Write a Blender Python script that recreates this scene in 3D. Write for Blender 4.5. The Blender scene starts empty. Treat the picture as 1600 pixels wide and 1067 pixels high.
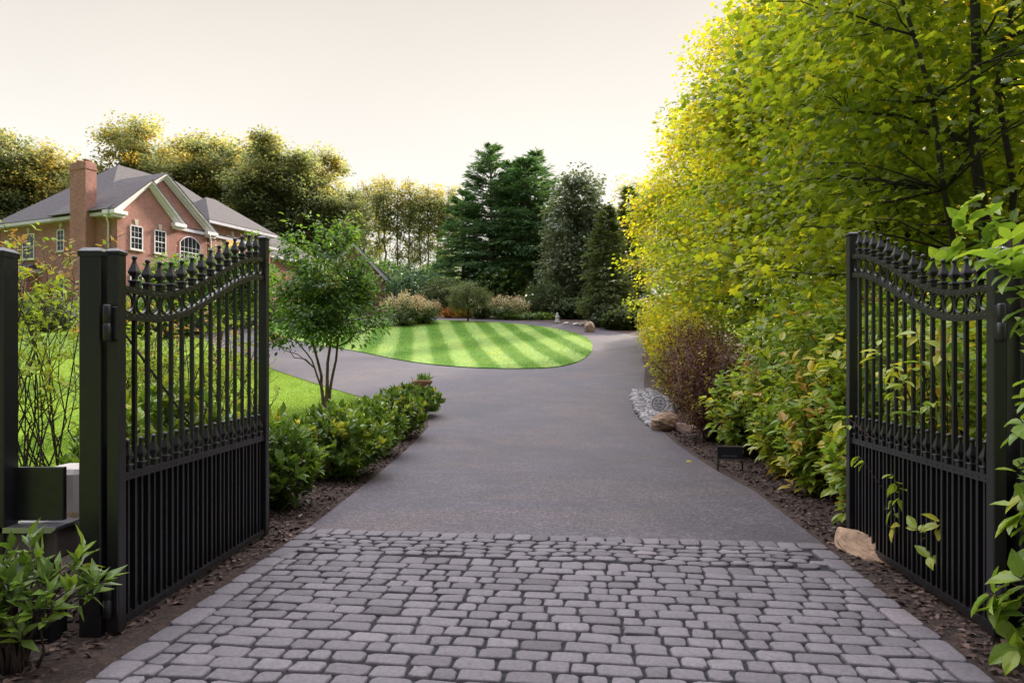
import bpy, math, random
import numpy as np
from mathutils import Vector, Matrix
from mathutils.geometry import delaunay_2d_cdt

PI = math.pi
random.seed(7)
RNG = np.random.default_rng(11)
scene = bpy.context.scene
COL = scene.collection
F, CX, HY, EYE = 1100.0, 800.0, 568.0, 1.5      # lens and eye height, in photograph pixels / metres

# ------------------------------------------------------------------ terrain
_yy = np.arange(-60, 420, .25)
_zz = np.interp(_yy, [-60, 12.5, 17, 21, 27, 35, 42, 50, 62, 80, 120, 420], [0, 0, .2, .56, 1.27, 2.28, 3.25, 4.5, 6.2, 8.0, 10.5, 13])
_k = np.exp(-.5 * (np.arange(-16, 17) / 6.0) ** 2); _k /= _k.sum()
_zs = np.convolve(np.pad(_zz, 16, mode='edge'), _k, mode='valid')
def T(y): return np.interp(y, _yy, _zs)
def Tf(y): return float(np.interp(y, _yy, _zs))

def hit(px, py):
    """where the sight line of a photograph pixel meets the terrain"""
    d = np.arange(2.5, 250, .05)
    z = EYE - (py - HY) * d / F
    below = np.nonzero(z <= T(d))[0]
    dd = d[below[0]] if len(below) else 100.0
    return ((px - CX) / F * dd, float(dd))
def at(px, py, d): return ((px - CX) / F * d, d, EYE - (py - HY) * d / F)

# ------------------------------------------------------------------ object helpers
def tag(o, label=None, cat=None, group=None, kind=None):
    if label: o['label'] = label
    if cat: o['category'] = cat
    if group: o['group'] = group
    if kind: o['kind'] = kind
    return o
def empty(name, loc, label, cat, group=None, rz=0.0):
    o = bpy.data.objects.new(name, None); COL.objects.link(o)
    o.location = loc; o.rotation_euler = (0, 0, rz); o.empty_display_size = .2
    return tag(o, label, cat, group)
def link(name, me, parent=None):
    o = bpy.data.objects.new(name, me); COL.objects.link(o)
    if parent: o.parent = parent
    return o
def copy_tree(o, parent=None):
    c = o.copy(); COL.objects.link(c)
    if parent is not None: c.parent = parent
    for ch in [x for x in scene.objects if x.parent == o]: copy_tree(ch, c)
    return c

def mesh_np(name, V, loops, starts, mats, tint=None, smooth=False, midx=None):
    me = bpy.data.meshes.new(name)
    V = np.ascontiguousarray(V, dtype=np.float32)
    me.vertices.add(len(V)); me.vertices.foreach_set('co', V.ravel())
    me.loops.add(len(loops)); me.loops.foreach_set('vertex_index', np.asarray(loops, dtype=np.int32))
    me.polygons.add(len(starts)); me.polygons.foreach_set('loop_start', np.asarray(starts, dtype=np.int32))
    if midx is not None: me.polygons.foreach_set('material_index', np.asarray(midx, dtype=np.int32))
    me.polygons.foreach_set('use_smooth', np.full(len(starts), smooth, dtype=bool))
    if tint is not None:
        a = me.attributes.new('tint', 'FLOAT', 'POINT')
        a.data.foreach_set('value', np.asarray(tint, dtype=np.float32))
    for m in (mats if isinstance(mats, (list, tuple)) else [mats]): me.materials.append(m)
    me.update(calc_edges=True); me.validate()
    return me

class MB:
    """collects simple solids, builds ONE mesh"""
    def __init__(s): s.v = []; s.f = []; s.sm = []; s.t = []
    def add(s, vs, fs, smooth=False, tint=.5):
        o = len(s.v); s.v += [tuple(p) for p in vs]; s.t += [tint] * len(vs)
        s.f += [tuple(i + o for i in f) for f in fs]; s.sm += [smooth] * len(fs)
    def box(s, x0, x1, y0, y1, z0, z1, bev=0.0, tint=.5):
        if bev <= 0:
            vs = [(x, y, z) for z in (z0, z1) for x, y in ((x0, y0), (x1, y0), (x1, y1), (x0, y1))]
            s.add(vs, [(3, 2, 1, 0), (4, 5, 6, 7), (0, 1, 5, 4), (1, 2, 6, 5), (2, 3, 7, 6), (3, 0, 4, 7)], tint=tint); return
        b = bev
        ring = lambda i, z: [(x0 + i, y0 + b + i * 0, z), (x0 + b, y0 + i, z), (x1 - b, y0 + i, z), (x1 - i, y0 + b, z), (x1 - i, y1 - b, z), (x1 - b, y1 - i, z), (x0 + b, y1 - i, z), (x0 + i, y1 - b, z)]
        rs = [ring(b * .6, z0), ring(0, z0 + b), ring(0, z1 - b), ring(b * .6, z1)]
        vs = sum(rs, []); fs = [tuple(range(7, -1, -1)), tuple(range(24, 32))]
        for r in range(3):
            for i in range(8):
                j = (i + 1) % 8; fs.append((r * 8 + i, r * 8 + j, r * 8 + 8 + j, r * 8 + 8 + i))
        s.add(vs, fs, tint=tint)
    def prism(s, poly, y0, y1, tint=.5):
        """polygon in x,z pushed from y0 to y1"""
        n = len(poly); vs = [(x, y0, z) for x, z in poly] + [(x, y1, z) for x, z in poly]
        fs = [tuple(range(n)), tuple(range(2 * n - 1, n - 1, -1))]
        for i in range(n): j = (i + 1) % n; fs.append((j, i, n + i, n + j))
        s.add(vs, fs, tint=tint)
    def lathe(s, prof, n=12, c=(0, 0, 0), rot=0.0, smooth=True, tint=.5):
        vs = []; fs = []
        for r, z in prof:
            for i in range(n):
                a = 2 * PI * i / n + rot; vs.append((c[0] + r * math.cos(a), c[1] + r * math.sin(a), c[2] + z))
        for k in range(len(prof) - 1):
            for i in range(n):
                j = (i + 1) % n; fs.append((k * n + i, k * n + j, k * n + n + j, k * n + n + i))
        fs.append(tuple(range(n - 1, -1, -1))); fs.append(tuple((len(prof) - 1) * n + i for i in range(n)))
        s.add(vs, fs, smooth, tint)
    def tube(s, pts, radii, n=6, smooth=True, tint=.5):
        pts = [Vector(p) for p in pts]; vs = []; fs = []
        if not hasattr(radii, '__len__'): radii = [radii] * len(pts)
        for k, p in enumerate(pts):
            d = (pts[min(k + 1, len(pts) - 1)] - pts[max(k - 1, 0)])
            d = d.normalized() if d.length > 1e-9 else Vector((0, 0, 1))
            a = Vector((0, 0, 1)) if abs(d.z) < .8 else Vector((1, 0, 0))
            u = d.cross(a).normalized(); w = d.cross(u)
            for i in range(n):
                t = 2 * PI * i / n; q = p + (u * math.cos(t) + w * math.sin(t)) * radii[k]; vs.append(tuple(q))
        for k in range(len(pts) - 1):
            for i in range(n):
                j = (i + 1) % n; fs.append((k * n + i, k * n + j, k * n + n + j, k * n + n + i))
        fs.append(tuple(range(n - 1, -1, -1))); fs.append(tuple((len(pts) - 1) * n + i for i in range(n)))
        s.add(vs, fs, smooth, tint)
    def mesh(s, name, mat, tint=False):
        loops = [i for f in s.f for i in f]; st = np.cumsum([0] + [len(f) for f in s.f])[:-1]
        me = mesh_np(name, np.array(s.v).reshape(-1, 3), loops, st, mat, np.array(s.t) if tint else None)
        me.polygons.foreach_set('use_smooth', np.array(s.sm, dtype=bool)); me.update()
        return me
    def build(s, name, mat, parent=None, loc=None, tint=False):
        o = link(name, s.mesh(name, mat, tint), parent)
        if loc is not None: o.location = loc
        return o

# ------------------------------------------------------------------ materials
def new_mat(name):
    m = bpy.data.materials.new(name); m.use_nodes = True
    nt = m.node_tree; b = nt.nodes['Principled BSDF']
    return m, nt, b
def N(nt, t, **kw):
    n = nt.nodes.new(t)
    for k, v in kw.items():
        if k in n.inputs: n.inputs[k].default_value = v
        else: setattr(n, k, v)
    return n
def ramp(nt, stops, src, interp='LINEAR'):
    r = nt.nodes.new('ShaderNodeValToRGB'); r.color_ramp.interpolation = interp
    e = r.color_ramp.elements
    while len(e) < len(stops): e.new(.5)
    for k, (p, c) in enumerate(stops): e[k].position = p; e[k].color = (*c, 1) if len(c) == 3 else c
    nt.links.new(src, r.inputs[0]); return r
def coords(nt): return nt.nodes.new('ShaderNodeTexCoord').outputs['Object']
def noise(nt, scale, detail=3, rough=.55, vec=None, dist=0.0):
    n = N(nt, 'ShaderNodeTexNoise', Scale=scale, Detail=detail, Roughness=rough, Distortion=dist)
    if vec is not None: nt.links.new(vec, n.inputs['Vector'])
    return n
def mixc(nt, fac, a, b, mode='MIX'):
    m = nt.nodes.new('ShaderNodeMix'); m.data_type = 'RGBA'; m.blend_type = mode
    for i, x in ((0, fac), (6, a), (7, b)):
        if hasattr(x, 'is_output'): nt.links.new(x, m.inputs[i])
        else: m.inputs[i].default_value = x if i == 0 else (*x, 1)
    return m.outputs[2]
def bump(nt, b, h, strength=.3, dist=.01):
    n = N(nt, 'ShaderNodeBump', Strength=strength, Distance=dist)
    nt.links.new(h, n.inputs['Height']); nt.links.new(n.outputs[0], b.inputs['Normal'])
def plain(name, c, rough=.5, metal=0.0, var=.12, scale=8, bmp=0.0, spec=.5):
    m, nt, b = new_mat(name); v = coords(nt)
    n = noise(nt, scale, 4, .6, v)
    lo = tuple(x * (1 - var) for x in c); hi = tuple(min(1, x * (1 + var)) for x in c)
    r = ramp(nt, [(.3, lo), (.7, hi)], n.outputs[0]); nt.links.new(r.outputs[0], b.inputs['Base Color'])
    rr = ramp(nt, [(.3, (rough - .09,) * 3), (.7, (min(1, rough + .09),) * 3)], noise(nt, scale * .6, 5, .7, v).outputs[0]); nt.links.new(rr.outputs[0], b.inputs['Roughness']); b.inputs['Metallic'].default_value = metal
    b.inputs['Specular IOR Level'].default_value = spec
    if bmp: bump(nt, b, noise(nt, scale * 6, 3, .6, v).outputs[0], bmp, .01)
    return m
def leaf_mat(name, stops, rough=.45, trans=.35, spec=.4, glow=1.35):
    """leaf colour by each leaf's own tint, light passing through the blade"""
    m, nt, b = new_mat(name)
    a = nt.nodes.new('ShaderNodeAttribute'); a.attribute_name = 'tint'
    r = ramp(nt, stops, a.outputs['Fac'])
    nt.links.new(r.outputs[0], b.inputs['Base Color'])
    b.inputs['Roughness'].default_value = rough; b.inputs['Specular IOR Level'].default_value = spec
    t = nt.nodes.new('ShaderNodeBsdfTranslucent')
    tc = mixc(nt, 1.0, r.outputs[0], (glow, glow * 1.02, glow * .55), 'MULTIPLY')
    nt.links.new(tc, t.inputs[0])
    mx = nt.nodes.new('ShaderNodeMixShader'); mx.inputs[0].default_value = trans
    nt.links.new(b.outputs[0], mx.inputs[1]); nt.links.new(t.outputs[0], mx.inputs[2])
    nt.links.new(mx.outputs[0], nt.nodes['Material Output'].inputs[0])
    return m
def bark_mat(name, c, sc=6):
    m, nt, b = new_mat(name); v = coords(nt)
    mp = N(nt, 'ShaderNodeMapping'); mp.inputs['Scale'].default_value = (1, 1, .25); nt.links.new(v, mp.inputs[0])
    n = noise(nt, sc * 4, 5, .65, mp.outputs[0])
    r = ramp(nt, [(.3, tuple(x * .45 for x in c)), (.55, c), (.75, tuple(x * 1.6 for x in c))], n.outputs[0])
    nt.links.new(r.outputs[0], b.inputs['Base Color']); b.inputs['Roughness'].default_value = .9
    bump(nt, b, n.outputs[0], .6, .02)
    return m

M = {}
M['black'] = plain('black_powder_coat', (.009, .0085, .0098), .36, 0, .25, 30, .05, .6)
M['screen'] = plain('black_screen', (.006, .006, .007), .8, spec=.15)
M['gold'] = plain('brass', (.75, .52, .16), .35, 1.0)
M['beige'] = plain('beige_plastic', (.42, .38, .34), .5, 0, .06, 5)
M['steel'] = plain('brushed_steel', (.42, .42, .44), .35, .9, .2, 12)
M['brown_metal'] = plain('brown_metal', (.11, .085, .075), .6)
M['ply'] = plain('raw_timber', (.38, .27, .16), .8, 0, .2, 20)
M['white'] = plain('white_paint', (.8, .77, .82), .45, 0, .04, 3)
M['gutter'] = plain('pale_grey_paint', (.62, .59, .68), .45, 0, .05, 3)
M['cream_stone'] = plain('cream_stone', (.55, .5, .42), .8)
M['terracotta'] = plain('terracotta', (.33, .17, .1), .8, 0, .25, 14)
M['stone_pale'] = plain('pale_stone', (.55, .52, .49), .85, 0, .2, 12, .3)
M['soil'] = plain('potting_soil', (.05, .035, .025), .95)
def rock_mat(name, c, c2):
    m, nt, b = new_mat(name); v = coords(nt)
    n = noise(nt, 5, 8, .65, v, .6); n2 = noise(nt, 30, 4, .7, v)
    r = ramp(nt, [(.3, c2), (.5, c), (.72, tuple(min(1, x * 1.35) for x in c))], n.outputs[0])
    nt.links.new(mixc(nt, .25, r.outputs[0], n2.outputs['Color'], 'SOFT_LIGHT'), b.inputs['Base Color'])
    b.inputs['Roughness'].default_value = .88; bump(nt, b, n2.outputs[0], .6, .02); return m
M['rock'] = rock_mat('tan_rock', (.31, .2, .12), (.12, .08, .055))
M['rock_pink'] = rock_mat('pinkish_rock', (.38, .26, .2), (.16, .12, .1))
M['bark'] = bark_mat('grey_brown_bark', (.075, .06, .048))
M['bark_smooth'] = bark_mat('smooth_tan_bark', (.17, .115, .085), 3)
M['bark_dark'] = bark_mat('dark_bark', (.035, .028, .024))
M['bark_pale'] = bark_mat('pale_grey_bark', (.17, .15, .13), 2)
M['twig'] = bark_mat('brown_twig', (.06, .042, .033))
M['twig_red'] = bark_mat('red_twig', (.075, .025, .022))

def grass_ground(name):
    m, nt, b = new_mat(name); v = coords(nt)
    n1 = noise(nt, .35, 4, .6, v); n2 = noise(nt, 14, 4, .7, v)
    r = ramp(nt, [(.3, (.11, .19, .02)), (.55, (.18, .28, .026)), (.75, (.25, .32, .045))], n1.outputs[0])
    r2 = ramp(nt, [(.3, (.4, .4, .4)), (.7, (1.25, 1.25, 1.2))], n2.outputs[0])
    nt.links.new(mixc(nt, 1, r.outputs[0], r2.outputs[0], 'MULTIPLY'), b.inputs['Base Color'])
    b.inputs['Roughness'].default_value = .9; b.inputs['Specular IOR Level'].default_value = .15
    bump(nt, b, n2.outputs[0], .8, .04); return m
M['grass'] = grass_ground('lawn_turf')
SD = (-.136, 1.0)                                    # the direction the mower went
def stripe_fac(x, y):                                # light and dark mowing lanes about a metre wide
    s = (x - SD[0] * y) / .84 + .18
    return .5 + .5 * np.clip(np.sin(s * PI + .5 * np.sin(y * .45) + .4 * np.sin(x * .8)) * 1.5, -1, 1)
def island_mat():
    m, nt, b = new_mat('striped_turf'); v = coords(nt)
    sp = nt.nodes.new('ShaderNodeSeparateXYZ'); nt.links.new(v, sp.inputs[0])
    def math_(op, a, bb):
        n = nt.nodes.new('ShaderNodeMath'); n.operation = op
        for i, x in enumerate((a, bb)):
            if hasattr(x, 'is_output'): nt.links.new(x, n.inputs[i])
            else: n.inputs[i].default_value = x
        return n.outputs[0]
    wob = noise(nt, .5, 2, .5, v)
    s = math_('ADD', math_('MULTIPLY', math_('SUBTRACT', sp.outputs[0], math_('MULTIPLY', sp.outputs[1], SD[0])), PI / .84), PI * .18)
    s = math_('ADD', s, math_('MULTIPLY', math_('SUBTRACT', wob.outputs[0], .5), .9))
    s = math_('ADD', math_('MULTIPLY', math_('SINE', s, 0), 1.3), .5)
    r = ramp(nt, [(.0, (.085, .19, .02)), (1, (.215, .33, .095))], s)
    n1 = noise(nt, .6, 4, .6, v); n2 = noise(nt, 16, 4, .7, v)
    r1 = ramp(nt, [(.35, (.9, .95, .85)), (.55, (1, 1, 1)), (.72, (1.35, 1.1, .8))], n1.outputs[0])
    r2 = ramp(nt, [(.3, (.55, .55, .55)), (.7, (1.2, 1.2, 1.15))], n2.outputs[0])
    c = mixc(nt, 1, r.outputs[0], r1.outputs[0], 'MULTIPLY'); c = mixc(nt, 1, c, r2.outputs[0], 'MULTIPLY')
    nt.links.new(c, b.inputs['Base Color']); b.inputs['Roughness'].default_value = .9; b.inputs['Specular IOR Level'].default_value = .15
    bump(nt, b, n2.outputs[0], .7, .03); return m
M['island'] = island_mat()
def asphalt_mat():
    m, nt, b = new_mat('worn_asphalt'); v = coords(nt)
    n1 = noise(nt, .45, 4, .6, v, .5); n2 = noise(nt, 34, 5, .9, v); n3 = noise(nt, 2.2, 5, .65, v)
    r = ramp(nt, [(.28, (.031, .026, .033)), (.5, (.042, .034, .044)), (.72, (.06, .05, .062))], n1.outputs[0])
    r2 = ramp(nt, [(.4, (.2, .2, .21)), (.51, (.9, .9, .9)), (.62, (2.6, 2.5, 2.5))], n2.outputs[0])
    r3 = ramp(nt, [(.32, (.78, .77, .78)), (.66, (1.15, 1.13, 1.12))], n3.outputs[0])
    brown = ramp(nt, [(.46, (0, 0, 0)), (.66, (1, 1, 1))], noise(nt, .33, 5, .6, v, 1.0).outputs[0])
    c = mixc(nt, brown.outputs[0], r.outputs[0], (.066, .047, .045))
    n4 = noise(nt, 20, 3, .7, v); r4 = ramp(nt, [(.34, (.72, .72, .73)), (.66, (1.3, 1.28, 1.27))], n4.outputs[0])
    c = mixc(nt, 1, c, r2.outputs[0], 'MULTIPLY'); c = mixc(nt, 1, c, r3.outputs[0], 'MULTIPLY'); c = mixc(nt, 1, c, r4.outputs[0], 'MULTIPLY')
    nt.links.new(c, b.inputs['Base Color']); b.inputs['Roughness'].default_value = .62; b.inputs['Specular IOR Level'].default_value = .5
    bump(nt, b, n2.outputs[0], .35, .006); return m
M['asphalt'] = asphalt_mat()
def mulch_mat():
    m, nt, b = new_mat('bark_mulch'); v = coords(nt)
    n = noise(nt, 26, 6, .75, v, 1.2); n2 = noise(nt, 3, 3, .6, v)
    r = ramp(nt, [(.3, (.018, .011, .009)), (.5, (.055, .033, .024)), (.72, (.14, .085, .06))], n.outputs[0])
    r2 = ramp(nt, [(.3, (.7, .7, .7)), (.7, (1.3, 1.2, 1.1))], n2.outputs[0])
    nt.links.new(mixc(nt, 1, r.outputs[0], r2.outputs[0], 'MULTIPLY'), b.inputs['Base Color'])
    b.inputs['Roughness'].default_value = .95; bump(nt, b, n.outputs[0], 1.0, .05); return m
M['mulch'] = mulch_mat()
def tint_mat(name, stops, rough=.85, nsc=40, nstr=.35, bm=.3, spec=.4):
    m, nt, b = new_mat(name); v = coords(nt)
    a = nt.nodes.new('ShaderNodeAttribute'); a.attribute_name = 'tint'
    r = ramp(nt, stops, a.outputs['Fac'])
    n = noise(nt, nsc, 4, .7, v)
    r2 = ramp(nt, [(.28, (1 - nstr,) * 3), (.72, (1 + nstr,) * 3)], n.outputs[0])
    nt.links.new(mixc(nt, 1, r.outputs[0], r2.outputs[0], 'MULTIPLY'), b.inputs['Base Color'])
    b.inputs['Roughness'].default_value = rough; b.inputs['Specular IOR Level'].default_value = spec
    if bm: bump(nt, b, n.outputs[0], bm, .006)
    return m
M['paver'] = tint_mat('tumbled_concrete_paver', [(0, (.078, .067, .07)), (.5, (.12, .105, .11)), (.9, (.15, .132, .136)), (1, (.165, .143, .142))], .8, 45, .28, .5)
M['joint'] = plain('joint_sand', (.009, .0085, .009), .95, 0, .4, 40, .4)
M['chips'] = tint_mat('mulch_chip', [(0, (.03, .018, .014)), (.6, (.09, .055, .04)), (.9, (.17, .11, .08)), (1, (.32, .25, .19))], .9, 30, .2, 0)
M['pebble'] = tint_mat('river_pebble', [(0, (.05, .045, .048)), (.5, (.15, .138, .135)), (1, (.34, .325, .31))], .7, 20, .15, 0)
M['blade'] = leaf_mat('grass_blade', [(0, (.09, .18, .012)), (.5, (.21, .33, .025)), (1, (.36, .43, .1))], .6, .3, .2)
def brick_mat():
    m, nt, b = new_mat('red_brick'); v = coords(nt)
    mp = N(nt, 'ShaderNodeMapping'); nt.links.new(v, mp.inputs[0])
    sp = nt.nodes.new('ShaderNodeSeparateXYZ'); nt.links.new(v, sp.inputs[0])
    ad = nt.nodes.new('ShaderNodeMath'); ad.operation = 'ADD'; nt.links.new(sp.outputs[0], ad.inputs[0]); nt.links.new(sp.outputs[1], ad.inputs[1])
    cb = nt.nodes.new('ShaderNodeCombineXYZ'); nt.links.new(ad.outputs[0], cb.inputs[0]); nt.links.new(sp.outputs[2], cb.inputs[1])
    t = nt.nodes.new('ShaderNodeTexBrick'); nt.links.new(cb.outputs[0], t.inputs[0])
    t.inputs['Color1'].default_value = (.4, .135, .1, 1); t.inputs['Color2'].default_value = (.26, .08, .06, 1); t.inputs['Mortar'].default_value = (.45, .35, .32, 1)
    t.inputs['Scale'].default_value = 1.0; t.inputs['Brick Width'].default_value = .22; t.inputs['Row Height'].default_value = .075; t.inputs['Mortar Size'].default_value = .011
    n = noise(nt, 1.2, 4, .6, v); n2 = noise(nt, 9, 3, .6, v)
    r = ramp(nt, [(.3, (.86, .84, .84)), (.7, (1.14, 1.1, 1.08))], n.outputs[0])
    r2 = ramp(nt, [(.3, (.68, .66, .65)), (.7, (1.32, 1.3, 1.3))], n2.outputs[0])
    c = mixc(nt, 1, t.outputs[0], r.outputs[0], 'MULTIPLY'); c = mixc(nt, 1, c, r2.outputs[0], 'MULTIPLY')
    nt.links.new(c, b.inputs['Base Color']); b.inputs['Roughness'].default_value = .9; return m
M['brick'] = brick_mat()
def shingle_mat():
    m, nt, b = new_mat('grey_shingle'); v = coords(nt)
    sp = nt.nodes.new('ShaderNodeSeparateXYZ'); nt.links.new(v, sp.inputs[0])
    w = N(nt, 'ShaderNodeTexWave', Scale=2.2, Distortion=1.0); w.bands_direction = 'Z'; nt.links.new(v, w.inputs[0])
    n = noise(nt, 5, 4, .7, v)
    r = ramp(nt, [(.25, (.05, .043, .044)), (.75, (.115, .1, .1))], n.outputs[0])
    r2 = ramp(nt, [(0, (.72, .72, .72)), (.3, (1, 1, 1))], w.outputs[0])
    nt.links.new(mixc(nt, 1, r.outputs[0], r2.outputs[0], 'MULTIPLY'), b.inputs['Base Color']); b.inputs['Roughness'].default_value = .9; return m
M['shingle'] = shingle_mat()
m_, nt_, b_ = new_mat('dark_window_glass'); b_.inputs['Base Color'].default_value = (.02, .024, .03, 1); b_.inputs['Roughness'].default_value = .08; M['glass'] = m_
m_, nt_, b_ = new_mat('lamp_lit_glass'); b_.inputs['Base Color'].default_value = (.3, .15, .05, 1); b_.inputs['Emission Color'].default_value = (1, .42, .08, 1); b_.inputs['Emission Strength'].default_value = .55; M['lit'] = m_
M['blue'] = plain('blue_print', (.12, .2, .4), .4)
M['navy'] = plain('navy_print', (.008, .009, .02), .4)

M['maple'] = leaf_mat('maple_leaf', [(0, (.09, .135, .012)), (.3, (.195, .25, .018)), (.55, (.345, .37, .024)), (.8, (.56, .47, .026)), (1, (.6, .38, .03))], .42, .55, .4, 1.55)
M['dogwood'] = leaf_mat('dogwood_leaf', [(0, (.07, .13, .02)), (.35, (.18, .28, .035)), (.65, (.32, .39, .045)), (.9, (.52, .45, .055)), (1, (.45, .27, .05))], .36, .4, .5, 1.5)
M['burgundy'] = leaf_mat('burgundy_leaf', [(0, (.05, .014, .014)), (.45, (.11, .035, .022)), (.7, (.17, .09, .025)), (.85, (.3, .24, .03)), (1, (.4, .36, .05))], .5, .35, .3)
M['laurel'] = leaf_mat('laurel_leaf', [(0, (.04, .075, .014)), (.5, (.115, .19, .025)), (.85, (.24, .33, .04)), (1, (.5, .42, .05))], .28, .3, .55)
M['myrtle'] = leaf_mat('crape_myrtle_leaf', [(0, (.035, .085, .016)), (.5, (.085, .17, .025)), (.85, (.17, .26, .04)), (1, (.32, .26, .07))], .36, .42, .5)
M['sparse'] = leaf_mat('thin_shrub_leaf', [(0, (.14, .2, .03)), (.5, (.33, .41, .045)), (.85, (.5, .46, .07)), (1, (.4, .16, .09))], .5, .4, .3)
M['conifer'] = leaf_mat('conifer_needles', [(0, (.03, .075, .035)), (.5, (.07, .15, .065)), (1, (.15, .24, .085))], .6, .3, .25)
M['cypress'] = leaf_mat('cypress_sprays', [(0, (.05, .07, .03)), (.5, (.11, .14, .055)), (1, (.19, .22, .09))], .7, .3, .2)
M['magnolia'] = leaf_mat('magnolia_leaf', [(0, (.1, .125, .085)), (.5, (.2, .235, .15)), (1, (.36, .4, .25))], .35, .15, .55)
M['autumn'] = leaf_mat('woodland_leaf', [(0, (.13, .155, .095)), (.3, (.205, .225, .125)), (.5, (.28, .265, .13)), (.72, (.43, .335, .12)), (.9, (.62, .41, .08)), (1, (.45, .27, .12))], .55, .58, .3, 1.6)
M['hydrangea'] = leaf_mat('hydrangea_leaf', [(0, (.035, .07, .016)), (.6, (.1, .16, .03)), (1, (.25, .27, .05))], .5, .3, .3)
M['bloom'] = leaf_mat('faded_bloom', [(0, (.38, .24, .17)), (.5, (.55, .42, .3)), (1, (.62, .58, .42))], .7, .3, .2)
M['white_bloom'] = leaf_mat('white_bloom', [(0, (.4, .4, .38)), (1, (.7, .68, .68))], .7, .3, .2)
M['orange_grass'] = leaf_mat('orange_grass_blade', [(0, (.3, .12, .05)), (.5, (.4, .2, .06)), (1, (.42, .36, .06))], .6, .3, .2)

# ------------------------------------------------------------------ scattering leaves
def tpl(verts, faces):
    fs = [list(f) for f in faces]
    return np.array(verts, float), np.concatenate([np.array(f) for f in fs]), np.array([len(f) for f in fs])
LANCE = tpl([(0, 0, 0), (.17, .42, .05), (0, 1, -.12), (-.17, .42, .05), (0, .45, -.01)], [(0, 1, 2, 4), (0, 4, 2, 3)])
OVAL = tpl([(0, 0, 0), (.2, .22, .05), (.27, .52, .06), (.12, .84, -.02), (0, 1.02, -.14), (-.12, .84, -.02), (-.27, .52, .06), (-.2, .22, .05), (0, .5, -.015)], [(0, 1, 2, 8), (8, 2, 3, 4), (0, 8, 6, 7), (8, 4, 5, 6)])
MAPLE = tpl([(0, 0, 0), (.30, -.06, -.05), (.28, .16, 0), (.58, .30, -.08), (.36, .48, 0), (.42, .74, -.05), (.16, .66, .02), (0, 1.0, -.1), (-.16, .66, .02), (-.42, .74, -.05), (-.36, .48, 0), (-.58, .30, -.08), (-.28, .16, 0), (-.30, -.06, -.05), (0, .38, .05)],
            [(0, 1, 2, 14), (2, 3, 4, 14), (4, 5, 6, 14), (6, 7, 8, 14), (8, 9, 10, 14), (10, 11, 12, 14), (12, 13, 0, 14)])
RHOMB = tpl([(0, 0, 0), (.36, .5, .05), (0, 1, -.06), (-.36, .5, .05)], [(0, 1, 2, 3)])
NEEDLE = tpl([(0, 0, 0), (.1, .35, .02), (0, 1, -.1), (-.1, .35, .02)], [(0, 1, 2, 3)])
BLADE = tpl([(-.07, 0, 0), (.07, 0, 0), (0, 1, .25)], [(0, 1, 2)])

def unit(a): return a / np.maximum(np.linalg.norm(a, axis=-1, keepdims=True), 1e-9)
def frames(D, Nrm):
    """rotation matrices whose y axis is D and whose z axis is near Nrm"""
    D = unit(D); X = unit(np.cross(D, Nrm)); Z = np.cross(X, D)
    return np.stack([X, D, Z], axis=2)
def scatter(t, pos, R, s):
    V, L, S = t; k = len(V); n = len(pos)
    P = pos[:, None, :] + s[:, None, None] * np.einsum('nij,kj->nki', R, V)
    loops = (L[None, :] + np.arange(n)[:, None] * k).ravel()
    st0 = np.cumsum(np.concatenate([[0], S]))[:-1]
    starts = (st0[None, :] + np.arange(n)[:, None] * len(L)).ravel()
    return P.reshape(-1, 3), loops, starts, k
def leaves_mesh(name, t, pos, D, Nrm, s, tint, mat):
    V, L, S, k = scatter(t, pos, frames(D, Nrm), s)
    return mesh_np(name, V, L, S, mat, np.repeat(np.clip(tint, 0, 1), k))
def rnd_unit(n): return unit(RNG.normal(size=(n, 3)))

def rosettes(tips, dirs, k, size, spread=(50, 95), back=.25, droop=.25):
    """k leaves round the end of each shoot"""
    n = len(tips); dirs = unit(dirs)
    T_ = np.repeat(tips, k, 0); Dr = np.repeat(dirs, k, 0)
    perp = unit(np.cross(Dr, rnd_unit(n * k)))
    b = RNG.uniform(0, 1, n * k)
    a = np.radians(spread[0] + (spread[1] - spread[0]) * b + RNG.normal(0, 10, n * k))
    L = unit(Dr * np.cos(a)[:, None] + perp * np.sin(a)[:, None] + np.array([0, 0, -droop]))
    P = T_ - Dr * (b * back)[:, None]
    Nn = Dr + np.array([0, 0, .6]) + RNG.normal(0, .25, (n * k, 3))
    s = size * RNG.uniform(.6, 1.15, n * k)
    return P, L, Nn, s

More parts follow.
